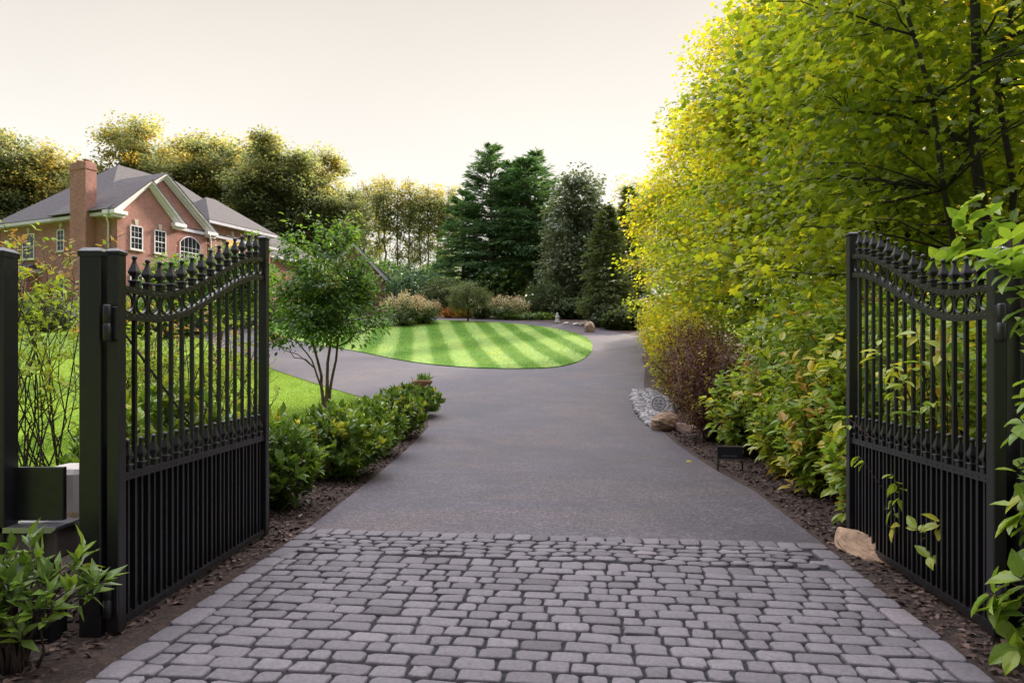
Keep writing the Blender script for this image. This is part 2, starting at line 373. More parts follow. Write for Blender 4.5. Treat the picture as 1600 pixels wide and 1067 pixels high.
# ------------------------------------------------------------------ trees
def ell_points(n, ells, power=2.4):
    ells = np.array(ells, float); vol = ells[:, 3] * ells[:, 4] * ells[:, 5]
    vol = vol ** .75; idx = RNG.choice(len(ells), n, p=vol / vol.sum())
    e = ells[idx]; r = RNG.uniform(0, 1, n) ** (1 / power)
    return e[:, :3] + rnd_unit(n) * r[:, None] * e[:, 3:6], idx, r
def curve_pts(a, b, n=5, sag=.0, wob=.0):
    a = np.array(a, float); b = np.array(b, float); t = np.linspace(0, 1, n)[:, None]
    p = a + (b - a) * t; L = np.linalg.norm(b - a)
    p[:, 2] += (np.sin(t[:, 0] * PI)) * sag * L
    if wob: p[1:-1] += RNG.normal(0, wob * L, (n - 2, 3))
    return p
def tree(name, label, cat, base, stems, ells, ncl, lpc, crad, leaf, lsize, mats, tint=(.4, .15), group=None, tint_fn=None, flat=.6, branch_r=.02, droop=.3, power=2.4, sides=6, outward=.8, keep=None):
    """an empty at the foot with a trunk (limbs and twigs included) and a crown of single leaves"""
    root = empty(name, base, label, cat, group)
    w = MB(); nodes = []
    for pts, r0, r1 in stems:
        pts = [np.array(p, float) for p in pts]
        fine = []
        for a, b in zip(pts[:-1], pts[1:]):
            for t in np.linspace(0, 1, 5)[:-1]: fine.append(a + (b - a) * t + RNG.normal(0, .012 * np.linalg.norm(b - a), 3))
        fine.append(pts[-1]); fine[0] = pts[0]
        w.tube(fine, list(np.linspace(r0, r1, len(fine))), 8)
        nodes += [(p, r0 + (r1 - r0) * i / (len(fine) - 1)) for i, p in enumerate(fine)]
    zmin = min(e[2] - e[5] for e in ells)
    allp = np.array([p for p, r in nodes]); allr = np.array([r for p, r in nodes])
    for e in ells:                                             # main limbs
        for k in range(max(2, int(3 + e[5] * .6))):
            tgt = np.array(e[:3]) + rnd_unit(1)[0] * np.array(e[3:6]) * .75
            dd = np.linalg.norm(allp[:, :2] - tgt[:2], axis=1) * .6 + np.abs(allp[:, 2] - (tgt[2] - .6 * np.linalg.norm(allp[:, :2] - tgt[:2], axis=1)))
            j = int(np.argmin(dd)); p = curve_pts(allp[j], tgt, 6, .06, .03); r = min(allr[j] * .7, branch_r * 2.2)
            w.tube(p, list(np.linspace(r, r * .3, 6)), 5)
            nodes += [(q, r * (1 - .7 * i / 5)) for i, q in enumerate(p)]
    allp = np.array([p for p, r in nodes]); allr = np.array([r for p, r in nodes])
    C, idx, rr = ell_points(ncl, ells, power)
    if keep is not None: C = C[keep(C)]; ncl = len(C)
    for c in C:
        d = np.linalg.norm(allp - c, axis=1) + np.where(allp[:, 2] > c[2] + .2, 2.0, 0)
        j = int(np.argmin(d)); r = min(branch_r, allr[j] * .7)
        w.tube(curve_pts(allp[j], c, 4, .05, .04), [r, r * .7, r * .45, r * .2], sides if r > .03 else 4)
    w.build('trunk', mats[1], root)
    n = ncl * lpc
    ci = np.repeat(np.arange(ncl), lpc)
    sc = crad * RNG.uniform(.6, 1.35, ncl)[ci]
    off = np.clip(RNG.normal(0, 1, (n, 3)), -1.6, 1.6) * sc[:, None] * np.array([1, 1, flat])
    P = C[ci] + off
    ctr = np.array([np.average([e[0] for e in ells]), np.average([e[1] for e in ells]), 0])
    out = P - ctr; out[:, 2] = 0; out = unit(out)
    D = out * outward + off / np.maximum(sc[:, None], 1e-6) * .35 + RNG.normal(0, .5, (n, 3)) + np.array([0, 0, -droop])
    Nn = np.array([0, 0, 1.0]) + RNG.normal(0, .45, (n, 3)) + out * .35
    base_t = RNG.normal(tint[0], tint[1], ncl)
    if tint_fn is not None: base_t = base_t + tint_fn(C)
    tt = base_t[ci] + RNG.normal(0, .08, n)
    s = lsize * RNG.uniform(.65, 1.25, n)
    link('crown', leaves_mesh('crown', leaf, P, D, Nn, s, tt, mats[0]), root)
    return root

def conifer(name, label, cat, base, H, R, mats, z0=.1, step=.38, nb=7, fr=26, frond=.42, group=None, tip_up=.35, power=.8, tr=.2, droop=.25, stems=None, tpl_=None, tint=.45):
    root = empty(name, base, label, cat, group)
    w = MB(); w.tube([(0, 0, -.3), (.05, 0, H * .4), (-.03, .03, H * .75), (0, 0, H * .98)], [tr, tr * .75, tr * .4, .02], 8)
    P = []; D = []; S = []; TT = []
    z = H * z0
    while z < H:
        u = (z - H * z0) / (H * (1 - z0)); L = R * max(.03, (1 - u) ** power) * min(1, .55 + u * 3)
        for b in range(max(3, int(nb * (1 - .35 * u)))):
            a = RNG.uniform(0, 2 * PI); l = L * RNG.uniform(.62, 1.12); up = tip_up * (u * 1.3 - .25)
            dirv = np.array([math.cos(a), math.sin(a), up + RNG.normal(0, .08)])
            n = max(6, int(fr * (.35 + l / R)))
            t = RNG.uniform(.12, 1, n) ** .75
            p = np.array([0, 0, z]) + dirv * l * t[:, None]; p[:, 2] += -droop * .25 * l * t ** 2 + RNG.normal(0, .06, n)
            side = np.cross(dirv, [0, 0, 1]); p += side * (RNG.normal(0, .12, n) * l * (.4 + t))[:, None]
            dd = dirv + side * RNG.normal(0, .6, n)[:, None] + np.array([0, 0, -droop]) + RNG.normal(0, .2, (n, 3))
            P.append(p); D.append(dd); S.append(frond * RNG.uniform(.6, 1.2, n)); TT.append(np.full(n, RNG.normal(tint, .14)) + RNG.normal(0, .1, n))
            if l > .7: w.tube([(0, 0, z), tuple(np.array([0, 0, z]) + dirv * l * .5), tuple(np.array([0, 0, z]) + dirv * l * .9 + np.array([0, 0, -droop * .2 * l]))], [.035, .02, .008], 4)
        z += step * RNG.uniform(.7, 1.3)
    w.build('trunk', mats[1], root)
    P = np.concatenate(P); D = np.concatenate(D); S = np.concatenate(S); TT = np.concatenate(TT)
    Nn = np.array([0, 0, 1.0]) + RNG.normal(0, .5, (len(P), 3))
    link('crown', leaves_mesh('crown', tpl_ or NEEDLE, P, D, Nn, S, TT, mats[0]), root)
    return root

def shrub(name, label, cat, base, env, ntips, k, size, mats, group=None, tint=(.45, .18), leaf=OVAL, nstems=14, back=.3, inner=.35, stem_r=.008, spread=(50, 95), droop=.25, tint_fn=None, extra=None, low=0.0, up=.5, bloom=None):
    """stems from the foot, shoots through an ellipsoid (cx,cy,cz,rx,ry,rz), leaves whorled round every shoot end"""
    root = empty(name, base, label, cat, group)
    tips, _, r = ell_points(ntips, env if isinstance(env, list) else [env], 1 / inner)
    tips = tips[tips[:, 2] > low]
    if extra is not None: tips = np.concatenate([tips, np.array(extra, float)])
    foot = np.array([0, 0, 0.0])
    dirs = unit(unit(tips * np.array([1, 1, .6])) * .8 + np.array([0, 0, up]) + RNG.normal(0, .3, tips.shape))
    w = MB()
    e0 = env[0] if isinstance(env, list) else env
    step = max(1, len(tips) // (nstems * 4))
    for i in range(0, len(tips), step):
        f = foot + np.array([RNG.normal(0, .12) * e0[3], RNG.normal(0, .12) * e0[4], -.03])
        p = curve_pts(f, tips[i], 5, .05, .03); p[1:4, :2] += (f[:2] - tips[i][:2]) * np.array([[.12], [.14], [.08]])
        w.tube(p, [stem_r * 1.5, stem_r * 1.2, stem_r, stem_r * .7, stem_r * .4], 4)
    w.build('stem_clump', mats[1], root)
    P, D, Nn, s = rosettes(tips, dirs, k, size, spread, back, droop)
    tb = RNG.normal(tint[0], tint[1], len(tips))
    if tint_fn is not None: tb = tb + tint_fn(tips)
    tt = np.repeat(tb, k) + RNG.normal(0, .07, len(P))
    link('foliage', leaves_mesh('foliage', leaf, P, D, Nn, s, tt, mats[0]), root)
    if bloom:
        nb_, bs, bm = bloom
        up_ = tips[np.argsort(-(tips[:, 2] + .8 * np.linalg.norm(tips[:, :2], axis=1) + RNG.normal(0, .15, len(tips))))[:nb_]]
        kk = 26
        q = np.repeat(up_, kk, 0) + RNG.normal(0, 1, (len(up_) * kk, 3)) * bs * np.array([.4, .4, .65]) + np.array([0, 0, bs * .4])
        dd = rnd_unit(len(q)); b_t = np.repeat(RNG.uniform(0, 1, len(up_)), kk) + RNG.normal(0, .12, len(q))
        link('blossom', leaves_mesh('blossom', RHOMB, q, dd, rnd_unit(len(q)), bs * .38 * RNG.uniform(.7, 1.2, len(q)), b_t, bm), root)
    return root
# ------------------------------------------------------------------ the ground and everything laid on it
def in_poly(P, poly):
    poly = np.array(poly); x, y = P[:, 0], P[:, 1]; r = np.zeros(len(P), bool); n = len(poly); j = n - 1
    for i in range(n):
        xi, yi = poly[i]; xj, yj = poly[j]
        c = ((yi > y) != (yj > y)) & (x < (xj - xi) * (y - yi) / (yj - yi + 1e-12) + xi); r ^= c; j = i
    return r
def smooth_poly(poly, it=2):
    for _ in range(it):
        q = []
        for a, b in zip(poly, poly[1:] + poly[:1]):
            q += [(a[0] * .75 + b[0] * .25, a[1] * .75 + b[1] * .25), (a[0] * .25 + b[0] * .75, a[1] * .25 + b[1] * .75)]
        poly = q
    return poly
def resample(poly, step):
    out = []
    for a, b in zip(poly, poly[1:] + poly[:1]):
        L = math.hypot(b[0] - a[0], b[1] - a[1]); n = max(1, int(L / step))
        out += [(a[0] + (b[0] - a[0]) * k / n, a[1] + (b[1] - a[1]) * k / n) for k in range(n)]
    return out
def sheet(name, poly, mat, off, step=.6, skirt=0.0, kind='structure', fuzz=0.0):
    b = resample(poly, step)
    if fuzz: b = [(x + random.gauss(0, fuzz), y + random.gauss(0, fuzz)) for x, y in b]
    xs = [p[0] for p in b]; ys = [p[1] for p in b]
    gx, gy = np.meshgrid(np.arange(min(xs), max(xs), step), np.arange(min(ys), max(ys), step))
    g = np.stack([gx.ravel(), gy.ravel()], 1) + RNG.normal(0, step * .05, (gx.size, 2)); g = g[in_poly(g, b)]
    vs = [Vector(p) for p in b] + [Vector((float(p[0]), float(p[1]))) for p in g]
    nb = len(b)
    r = delaunay_2d_cdt(vs, [(i, (i + 1) % nb) for i in range(nb)], [], 1, 1e-5)
    V = [(v.x, v.y, Tf(v.y) + off) for v in r[0]]; Fc = [tuple(f) for f in r[2]]
    Fc = [f if (Vector((V[f[1]][0] - V[f[0]][0], V[f[1]][1] - V[f[0]][1])).cross(Vector((V[f[2]][0] - V[f[0]][0], V[f[2]][1] - V[f[0]][1]))) > 0) else f[::-1] for f in Fc]
    if skirt:
        o = len(V); V += [(x, y, Tf(y) + off) for x, y in b] + [(x, y, Tf(y) + off - skirt) for x, y in b]
        for i in range(nb):
            j = (i + 1) % nb; Fc.append((o + i, o + nb + i, o + nb + j, o + j))
    loops = [i for f in Fc for i in f]; st = np.cumsum([0] + [len(f) for f in Fc])[:-1]
    o = link(name, mesh_np(name, np.array(V), loops, st, mat, smooth=False))
    return tag(o, kind=kind)

gx = np.concatenate([np.arange(-300, -40, 10), np.arange(-40, 40, 1.0), np.arange(40, 301, 10)])
gy = np.concatenate([np.arange(-30, 0, 3), np.arange(0, 75, .75), np.arange(75, 400, 6)])
GX, GY = np.meshgrid(gx, gy); V = np.stack([GX.ravel(), GY.ravel(), T(GY.ravel())], 1)
i0 = (np.arange(len(gy) - 1)[:, None] * len(gx) + np.arange(len(gx) - 1)[None, :]).ravel()
Q = np.stack([i0, i0 + 1, i0 + 1 + len(gx), i0 + len(gx)], 1)
tag(link('ground', mesh_np('ground', V, Q.ravel(), np.arange(len(Q)) * 4, M['grass'], smooth=True)), kind='structure')

# apron frame: origin at the middle of the far edge, turned a few degrees
AO = np.array([.365, 6.055]); E1 = np.array([.993, -.119]); E2 = np.array([.119, .993]); HW = 2.21
def ap(s, t): return tuple(AO + E1 * s + E2 * t)

ROAD = [ap(-HW, -.05), ap(HW, -.05), (2.82, 8.17), (2.84, 9.84), (2.98, 12.7), (3.13, 15.0), (3.24, 16.4), (3.62, 19.0), (4.35, 23.2), (5.2, 27.5)]
ROAD += [hit(*p) for p in ((1003, 560), (1012, 540), (1003, 527), (940, 514.5), (871, 505.5), (760, 499), (690, 497.5), (600, 497.5), (500, 497), (400, 496), (330, 492), (220, 478))]
ROAD += [hit(*p) for p in ((150, 492), (230, 502), (290, 519), (350, 545), (400, 566), (430, 579), (500, 602), (575, 624), (640, 637))] + [(-2.1, 17.2), (-1.8, 15.2), (-1.8, 10.5), (-1.81, 8.5)]
sheet('driveway', ROAD, M['asphalt'], .018, .5)
ISL = [hit(*p) for p in ((927, 545), (923, 533), (905, 523), (870, 514.5), (820, 508), (760, 503.5), (700, 501.5), (640, 501.5), (580, 501.5), (500, 502.5), (430, 506), (398, 511), (430, 525), (500, 541), (560, 550), (600, 559), (650, 568), (700, 573.5), (760, 577), (820, 577.5), (870, 575.5), (902, 568), (920, 557))]
ISL = smooth_poly(ISL, 2)
sheet('island_lawn', ISL, M['island'], .055, .5, .08)
sheet('planting_bed', [(-4.3, 1.0), ap(-HW + .3, -5), ap(-HW + .3, -.02), (-1.6, 8.5), (-1.6, 10.5), (-1.6, 15.2), (-1.8, 17.3), (-2.5, 18.5), (-3.2, 17.6), (-3.1, 12), (-3.3, 8), (-3.6, 6.6), (-4.3, 5.2)], M['mulch'], .007, .4, fuzz=.03)
sheet('planting_bed', [ap(HW - .3, -7.5), (8, -1.5), (12, 10), (14, 30), (12, 42), (6.5, 42), (5.6, 36), (5.0, 30), (4.8, 27.5), (4.0, 23.2), (3.3, 19.0), (2.9, 16.4), (2.8, 15.0), (2.7, 12.7), (2.6, 9.84), (2.5, 8.17), ap(HW - .3, -.05)], M['mulch'], .007, .5, fuzz=.03)

sheet('planting_bed', [(-13, 56)] + [hit(*q_) for q_ in ((640, 500), (700, 499.6), (760, 501.5), (871, 509.5), (930, 518.5), (1003, 534))] + [(13, 40), (14, 76), (-16, 76)], M['mulch'], .007, .6)

# pavers: tumbled blocks, one mesh
def paver_apron():
    b = MB()
    def block(cx, ct, hs, ht, rot=0.0, wob=.004, crf=.42):
        n = 12; pts = []
        cr = min(hs, ht) * crf
        for (qx, qy, a0) in ((1, 1, 0), (-1, 1, 90), (-1, -1, 180), (1, -1, 270)):
            for k in range(3):
                a = math.radians(a0 + k * 45); pts.append((qx * (hs - cr) + cr * math.cos(a), qy * (ht - cr) + cr * math.sin(a)))
        pts = [(x + random.gauss(0, wob), y + random.gauss(0, wob)) for x, y in pts]
        ca, sa = math.cos(rot), math.sin(rot); h = .028 + random.gauss(0, .002); tx, ty = random.gauss(0, .012), random.gauss(0, .012)
        vs = []
        for sc_, z in ((1.0, -.04), (1.0, h - .01), (.97, h - .003), (.9, h)):
            for x, y in pts:
                X, Y = x * sc_, y * sc_; s = cx + X * ca - Y * sa; t = ct + X * sa + Y * ca; p = AO + E1 * s + E2 * t
                vs.append((p[0], p[1], z + X * tx + Y * ty))
        fs = [(r * n + i, r * n + (i + 1) % n, r * n + n + (i + 1) % n, r * n + n + i) for r in range(3) for i in range(n)] + [tuple(range(3 * n, 4 * n))]
        b.add(vs, fs, True, min(1, max(0, random.gauss(.5, .2))))
    J = .015; EB = .17
    def row(t0, h, lens, x0, x1):
        s = x0 + random.uniform(.09, lens[-1]); cuts = [x0, s]
        while s < x1: s += random.choice(lens) * random.uniform(.94, 1.06); cuts.append(s)
        while x1 - cuts[-1] < .08: cuts.pop()
        cuts.append(x1)
        for a, e in zip(cuts[:-1], cuts[1:]):
            block((a + e) / 2, t0 - h / 2 + random.gauss(0, .002), (e - a - J) / 2, (h - J - .004) / 2, random.gauss(0, .006))
    t = 0.0
    row(t, .2, [.155, .16], -HW, HW); t -= .2
    # a band of small cobbled circles
    tt = t; k = 0
    while k < 5:
        s = -HW + EB + (k % 2) * .07
        while s < HW - EB - .1:
            l = random.uniform(.12, .21); block(s + l / 2, tt - .055 + .022 * math.sin(s * 5), (l - .012) / 2, .0485 + random.uniform(-.004, .003), .11 * math.cos(s * 5) + random.uniform(-.06, .06), .007, .85); s += l
        tt -= .11; k += 1
    t -= .59
    row(t, .19, [.165, .175], -HW + EB, HW - EB); t -= .19
    while t > -9:
        row(t, .132, [.125, .18, .22, .235], -(HW + .07 * max(t, -3)) + EB, HW - EB); t -= .132
    for sgn in (-1, 1):
        t2 = -.2
        while t2 > -9:
            l = random.choice([.2, .24, .28]); block(sgn * (HW + (.07 * max(t2, -3) if sgn < 0 else 0) - EB / 2), t2 - l / 2, (EB - J) / 2, (l - J) / 2, random.gauss(0, .015)); t2 -= l
    o = b.build('paver_apron', M['paver'], tint=True); tag(o, kind='structure')
    sheet('joint_sand', [ap(-HW + .21, -9), ap(HW, -9), ap(HW, 0), ap(-HW, 0), ap(-HW + .21, -3)], M['joint'], .0095, .6)
paver_apron()

# ------------------------------------------------------------------ the gate
def gate(name, p0, p1, label, n_hinge_side):
    L = math.hypot(p1[0] - p0[0], p1[1] - p0[1]); ang = math.atan2(p1[1] - p0[1], p1[0] - p0[0])
    root = empty(name, (p0[0], p0[1], 0), label, 'gate', None, ang)
    K = M['black']; ST = .075
    top = lambda x: 1.937 + .465 * (1 - math.cos(PI * min(1, max(0, (x / L - .15) / .85)))) / 2
    def stile(x0, h):
        b = MB(); b.box(x0, x0 + ST, -.035, .035, .03, h, .006); o = b.build('stile', K, root)
        c = MB(); c.lathe([(.056, 0), (.056, .016), (.035, .03), (.004, .036)], 4, (x0 + ST / 2, 0, h), PI / 4, False); c.build('cap', K, o)
    stile(0, 2.10); stile(L - ST, 2.56)
    def rail(nm, off, h, half):
        b = MB(); n = 44; vs = []; fs = []
        for i in range(n + 1):
            x = ST + (L - 2 * ST) * i / n; z = top(x) - off
            vs += [(x, -half, z), (x, half, z), (x, half, z - h), (x, -half, z - h)]
        for i in range(n):
            for k in range(4): j = (k + 1) % 4; fs.append((i * 4 + j, i * 4 + k, i * 4 + 4 + k, i * 4 + 4 + j))
        b.add(vs, fs)
        for i in range(30):
            x = ST + (L - 2 * ST) * (i + .5) / 30
            for s in (-1, 1): b.lathe([(.0065, -.003), (.005, .003), (.002, .005)], 6, (x, 0, 0)); o = len(b.v) - 18; b.v[o:] = [(x + (v[0] - x), s * (half + v[2]), top(x) - off - h / 2 + v[1]) for v in b.v[o:]]
        return b.build(nm, K, root)
    rail('top_rail', 0, .036, .018); rail('lower_rail', .15, .04, .018)
    def flat_rail(nm, z0, z1, half):
        b = MB(); b.box(ST, L - ST, -half, half, z0, z1)
        for i in range(30):
            x = ST + (L - 2 * ST) * (i + .5) / 30
            for s in (-1, 1): b.box(x - .004, x + .004, s * half - .003, s * half + .003, (z0 + z1) / 2 - .004, (z0 + z1) / 2 + .004)
        return b.build(nm, K, root)
    flat_rail('middle_rail', .845, .888, .02); flat_rail('bottom_rail', .045, .088, .02)
    pitch = (L - 2 * ST) / 15
    spear = MB(); spear.lathe([(.012, .05), (.013, .06), (.024, .072), (.036, .088), (.034, .096), (.023, .12), (.014, .142), (.009, .162)], 4, (0, 0, 0), PI / 4, False)
    spear.lathe([(.004, .158), (.012, .163), (.0155, .173), (.012, .184), (.003, .189)], 10); sm = spear.mesh('finial', K)
    col = MB(); col.box(-.021, .021, -.021, .021, .0, .03, .004); col.box(-.026, .026, -.026, .026, .03, .045, .004); col.box(-.011, .011, -.011, .011, .044, .055); cm = col.mesh('collar', K)
    rg = MB(); n = 28; vs = []; fs = []
    for i in range(n):
        a = 2 * PI * i / n
        for r, y in ((.0565, -.007), (.0565, .007), (.0475, .007), (.0475, -.007)): vs.append((r * math.cos(a), y, r * math.sin(a)))
    for i in range(n):
        for k in range(4): j = (k + 1) % 4; ii = (i + 1) % n; fs.append((i * 4 + k, i * 4 + j, ii * 4 + j, ii * 4 + k))
    rg.add(vs, fs); rm = rg.mesh('ring', K)
    for i in range(1, 15):
        x = ST + pitch * i
        b = MB(); b.box(x - .011, x + .011, -.011, .011, .08, top(x) - .17); b.box(x - .006, x + .006, -.006, .006, top(x) - .17, top(x) - .02); b.build('picket', K, root)
        f = link('finial', sm, root); f.location = (x, 0, top(x) - .002); link('collar', cm, f)
    for i in range(15):
        x = ST + pitch * (i + .5)
        r = link('ring', rm, root); r.location = (x, 0, top(x) - .093)
        b = MB(); b.box(x - .0085, x + .0085, -.0085, .0085, .08, .85); b.build('lower_picket', K, root)
        f = link('finial', sm, root); f.location = (x, 0, .886); link('collar', cm, f)
    sgn = n_hinge_side                                            # mesh sheet fixed to the outer side of the lower half
    b = MB(); b.box(ST, L - ST, sgn * .021, sgn * .024, .09, .845) if sgn > 0 else b.box(ST, L - ST, sgn * .024, sgn * .021, .09, .845)
    b.build('screen_panel', M['screen'], root)
    for z in (1.72, .22):
        b = MB(); b.lathe([(.018, -.1), (.022, -.095), (.022, -.004), (.018, 0), (.022, .004), (.022, .095), (.018, .1)], 12, (-.028, .012, z)); b.box(-.012, .004, -.032, .032, z - .09, z + .09, .003)
        b.build('hinge', K, root)
    if n_hinge_side > 0:
        b = MB(); b.tube([(.09, .03, 1.73), (1.2, .03, .89)], .007, 6); b.build('brace', K, root)
    return root
gate('driveway_gate', (-2.185, 3.85), (-2.13, 6.08), 'open black iron gate leaf on the left, in front of the brick house', 1)
gate('driveway_gate', (2.62, 3.775), (2.835, 5.9), 'open black iron gate leaf on the right, tangled with leafy green shrubs', -1)

def post(name, x0, x1, y0, y1, h, label, number=False):
    root = empty(name, ((x0 + x1) / 2, (y0 + y1) / 2, 0), label, 'post')
    a, c = (x1 - x0) / 2, (y1 - y0) / 2
    b = MB(); b.box(-a, a, -c, c, -.3, h, .006); b.build('shaft', M['black'], root)
    b = MB(); r = a * 1.4142 * 1.06; b.lathe([(r, -.03), (r, .0), (r * .7, .02), (.005, .026)], 4, (0, 0, h), PI / 4, False); b.build('cap', M['black'], root)
    if number:
        g = MB(); y = -c - .004; s = .135; ox = a - .094
        g.prism([(ox, .0 + 1.765), (ox + .03, 1.765), (ox + .036, 1.79), (ox + .05, 1.86), (ox + .068, 1.89), (ox + .068, 1.902), (ox - .012, 1.902), (ox - .014, 1.862), (ox - .006, 1.862), (ox - .002, 1.882), (ox + .04, 1.882), (ox + .024, 1.85), (ox + .006, 1.79)], y, y + .006)
        g.build('number', M['gold'], root)
    return root
post('gate_post', -2.365, -2.245, 3.84, 3.96, 2.115, 'square black gate post that the left gate leaf hangs from')
post('gate_post', 2.705, 2.825, 3.74, 3.86, 2.19, 'square black gate post that the right gate leaf hangs from')
post('address_post', -2.865, -2.745, 3.8, 3.92, 2.11, 'square black post with a brass number 7, left of the operator cabinet', True)

# gate operator
op = empty('gate_operator', (-2.6, 4.02, 0), 'beige and black gate operator cabinet between two black posts', 'gate operator')
b = MB(); b.box(-.16, .085, .06, .36, .40, .885, .03); b.build('cover', M['beige'], op)
b = MB(); b.box(-.15, .11, -.115, -.08, .63, .925, .004); b.build('mounting_plate', M['black'], op)
b = MB(); b.prism([(-.17, .585), (.11, .585), (.135, .605), (.135, .615), (-.17, .615)], -.22, .05); b.build('bracket', M['steel'], op)
b = MB(); b.box(-.05, .13, .052, .058, .6, .64); b.build('timber_shim', M['ply'], op)
b = MB(); b.box(-.16, .03, -.2, .0, .2, .58, .01); b.box(.0, .1, -.16, .05, .42, .58, .01); b.build('housing', M['brown_metal'], op)
b = MB(); b.box(-.02, .14, -.26, -.12, -.1, .19, .006); b.build('base', M['screen'], op)

# ------------------------------------------------------------------ rocks, signs, small things
def rock(name, loc, r, mat, label, rz=0.0, cuts=9, seed=1, cat='boulder'):
    rg = np.random.default_rng(seed); b = MB(); n = 26; vs = []; fs = []
    planes = unit(rg.normal(size=(cuts, 3))); dist = rg.uniform(.62, .9, cuts); m = 16
    for i in range(m + 1):
        th = PI * i / m
        for j in range(n):
            p = 2 * PI * j / n; d = np.array([math.sin(th) * math.cos(p), math.sin(th) * math.sin(p), math.cos(th)])
            k = 1.0
            for q, e in zip(planes, dist):
                c = d @ q
                if c > .2: k = min(k, e / c)
            k *= 1 + .035 * math.sin(9 * d[0] + 5 * d[1]) + .03 * math.sin(17 * d[2] - 8 * d[0]) + rg.normal(0, .018)
            vs.append(tuple(d * k * np.array(r)))
    for i in range(m):
        for j in range(n): k = (j + 1) % n; fs.append((i * n + j, (i + 1) * n + j, (i + 1) * n + k, i * n + k))
    b.add(vs, fs); o = b.build(name, mat); o.location = loc; o.rotation_euler = (0, 0, rz)
    return tag(o, label, cat)
bx, by = hit(1034, 674)
rock('boulder', (bx + .12, by + .1, Tf(by) + .12), (.34, .26, .28), M['rock'], 'brown angular boulder at the driveway edge below a round sign', .4, 8, 3)
rock('boulder', (bx + .42, by - .1, Tf(by) + .06), (.3, .14, .14), M['rock_pink'], 'low slab of rock leaning beside the brown boulder', -.5, 8, 8)
rock('boulder', (2.75, 5.6, .02), (.14, .46, .14), M['rock'], 'long tan boulder lying under the right gate leaf', .1, 9, 5)
ex, ey = hit(921, 519)
rock('boulder', (ex, ey, Tf(ey) + .25), (.36, .3, .4), M['rock_pink'], 'pale pink boulder at the far bend of the driveway', .6, 8, 12)
# round security sign
r_ = empty('round_sign', (bx + .02, by + .42, Tf(by)), 'round white and blue yard sign standing behind the brown boulder', 'sign')
b = MB(); b.tube([(0, 0, -.1), (0, 0, .42)], .008, 6); b.build('stake', M['steel'], r_)
b = MB(); n = 24
b.add([(.165 * math.cos(2 * PI * i / n), y, .55 + .165 * math.sin(2 * PI * i / n)) for y in (-.02, -.008) for i in range(n)], [tuple(range(n - 1, -1, -1)), tuple(range(n, 2 * n))] + [(i, (i + 1) % n, n + (i + 1) % n, n + i) for i in range(n)])
fc = b.build('face', M['white'], r_)
b = MB()
for i in range(n):
    a, c = 2 * PI * i / n, 2 * PI * (i + 1) / n; b.add([(r * math.cos(t), -.0225, .55 + r * math.sin(t)) for r, t in ((.15, a), (.15, c), (.135, c), (.135, a))], [(0, 1, 2, 3)])
for (x, z, w, h) in ((-.05, .62, .05, .022), (.04, .61, .03, .05), (-.07, .55, .03, .02), (0, .55, .09, .016), (.06, .54, .05, .024), (-.04, .5, .06, .014), (.03, .48, .07, .014), (0, .45, .05, .012)):
    b.box(x - w / 2, x + w / 2, -.0235, -.021, z - h / 2, z + h / 2)
b.build('print', M['blue'], fc)
# small black yard sign
sx, sy = 3.02, 9.75
r_ = empty('yard_sign', (sx, sy, 0), 'small black framed sign on two stakes in the mulch by the driveway', 'sign', None, -.2); r_.scale = (.85, .85, .85)
for x in (-.19, .19):
    b = MB(); b.box(x - .012, x + .012, -.01, .01, -.05, .42); b.build('stake', M['black'], r_)
b = MB(); b.box(-.178, .178, -.006, .006, .215, .405); pn = b.build('panel', M['navy'], r_)
b = MB(); b.box(-.205, .205, -.012, .012, .195, .215); b.box(-.205, .205, -.012, .012, .405, .425); b.build('frame', M['brown_metal'], r_)
b = MB()
for k, w in enumerate((.05, .035, .055, .03)): b.box(-.12 + k * .065, -.12 + k * .065 + w, -.0085, -.0055, .25, .275)
b.build('print', M['brown_metal'], pn)
# terracotta planter behind the last laurel
r_ = empty('planter', (-2.55, 20.0, Tf(20.0)), 'terracotta planter with wispy green sprigs behind the farthest laurel', 'planter')
b = MB(); b.lathe([(.16, 0), (.24, .42), (.29, .5), (.29, .56), (.25, .56), (.24, .5)], 20); b.build('pot', M['terracotta'], r_)
P = np.zeros((60, 3)) + RNG.normal(0, .1, (60, 3)) * [1, 1, 0] + [0, 0, .52]
D = RNG.normal(0, .5, (60, 3)) + [0, 0, 1.0]
link('sprig', leaves_mesh('sprig', NEEDLE, P, D, rnd_unit(60), RNG.uniform(.12, .32, 60), RNG.uniform(.3, .9, 60), M['myrtle']), r_)
# stone lantern / figure at the far bend
lx, ly = hit(871, 506)
r_ = empty('garden_statue', (lx, ly + .15, Tf(ly)), 'small pale stone statue standing at the far edge of the driveway', 'statue')
b = MB(); b.box(-.17, .17, -.17, .17, 0, .16, .02); b.build('plinth', M['steel'], r_)
b = MB(); b.lathe([(.15, .16), (.14, .2), (.125, .3), (.12, .42), (.14, .5), (.12, .56), (.06, .6), (.075, .64), (.085, .69), (.06, .75), (.01, .78)], 14); b.build('figure', M['stone_pale'], r_)
for k, (px, py) in enumerate(((886, 507.5), (902, 508.5), (910, 509))):
    qx, qy = hit(px, py); o = rock('edging_stone', (qx, qy + .25, Tf(qy) + .08), (.28, .16, .12), M['stone_pale'], ['pale edging stone nearest the garden statue', 'pale edging stone between two others by the dark hedge', 'pale edging stone next to the pink boulder'][k], .2 * k, 8, 20 + k, 'stone')
    tag(o, group='edging stones along the far bend')

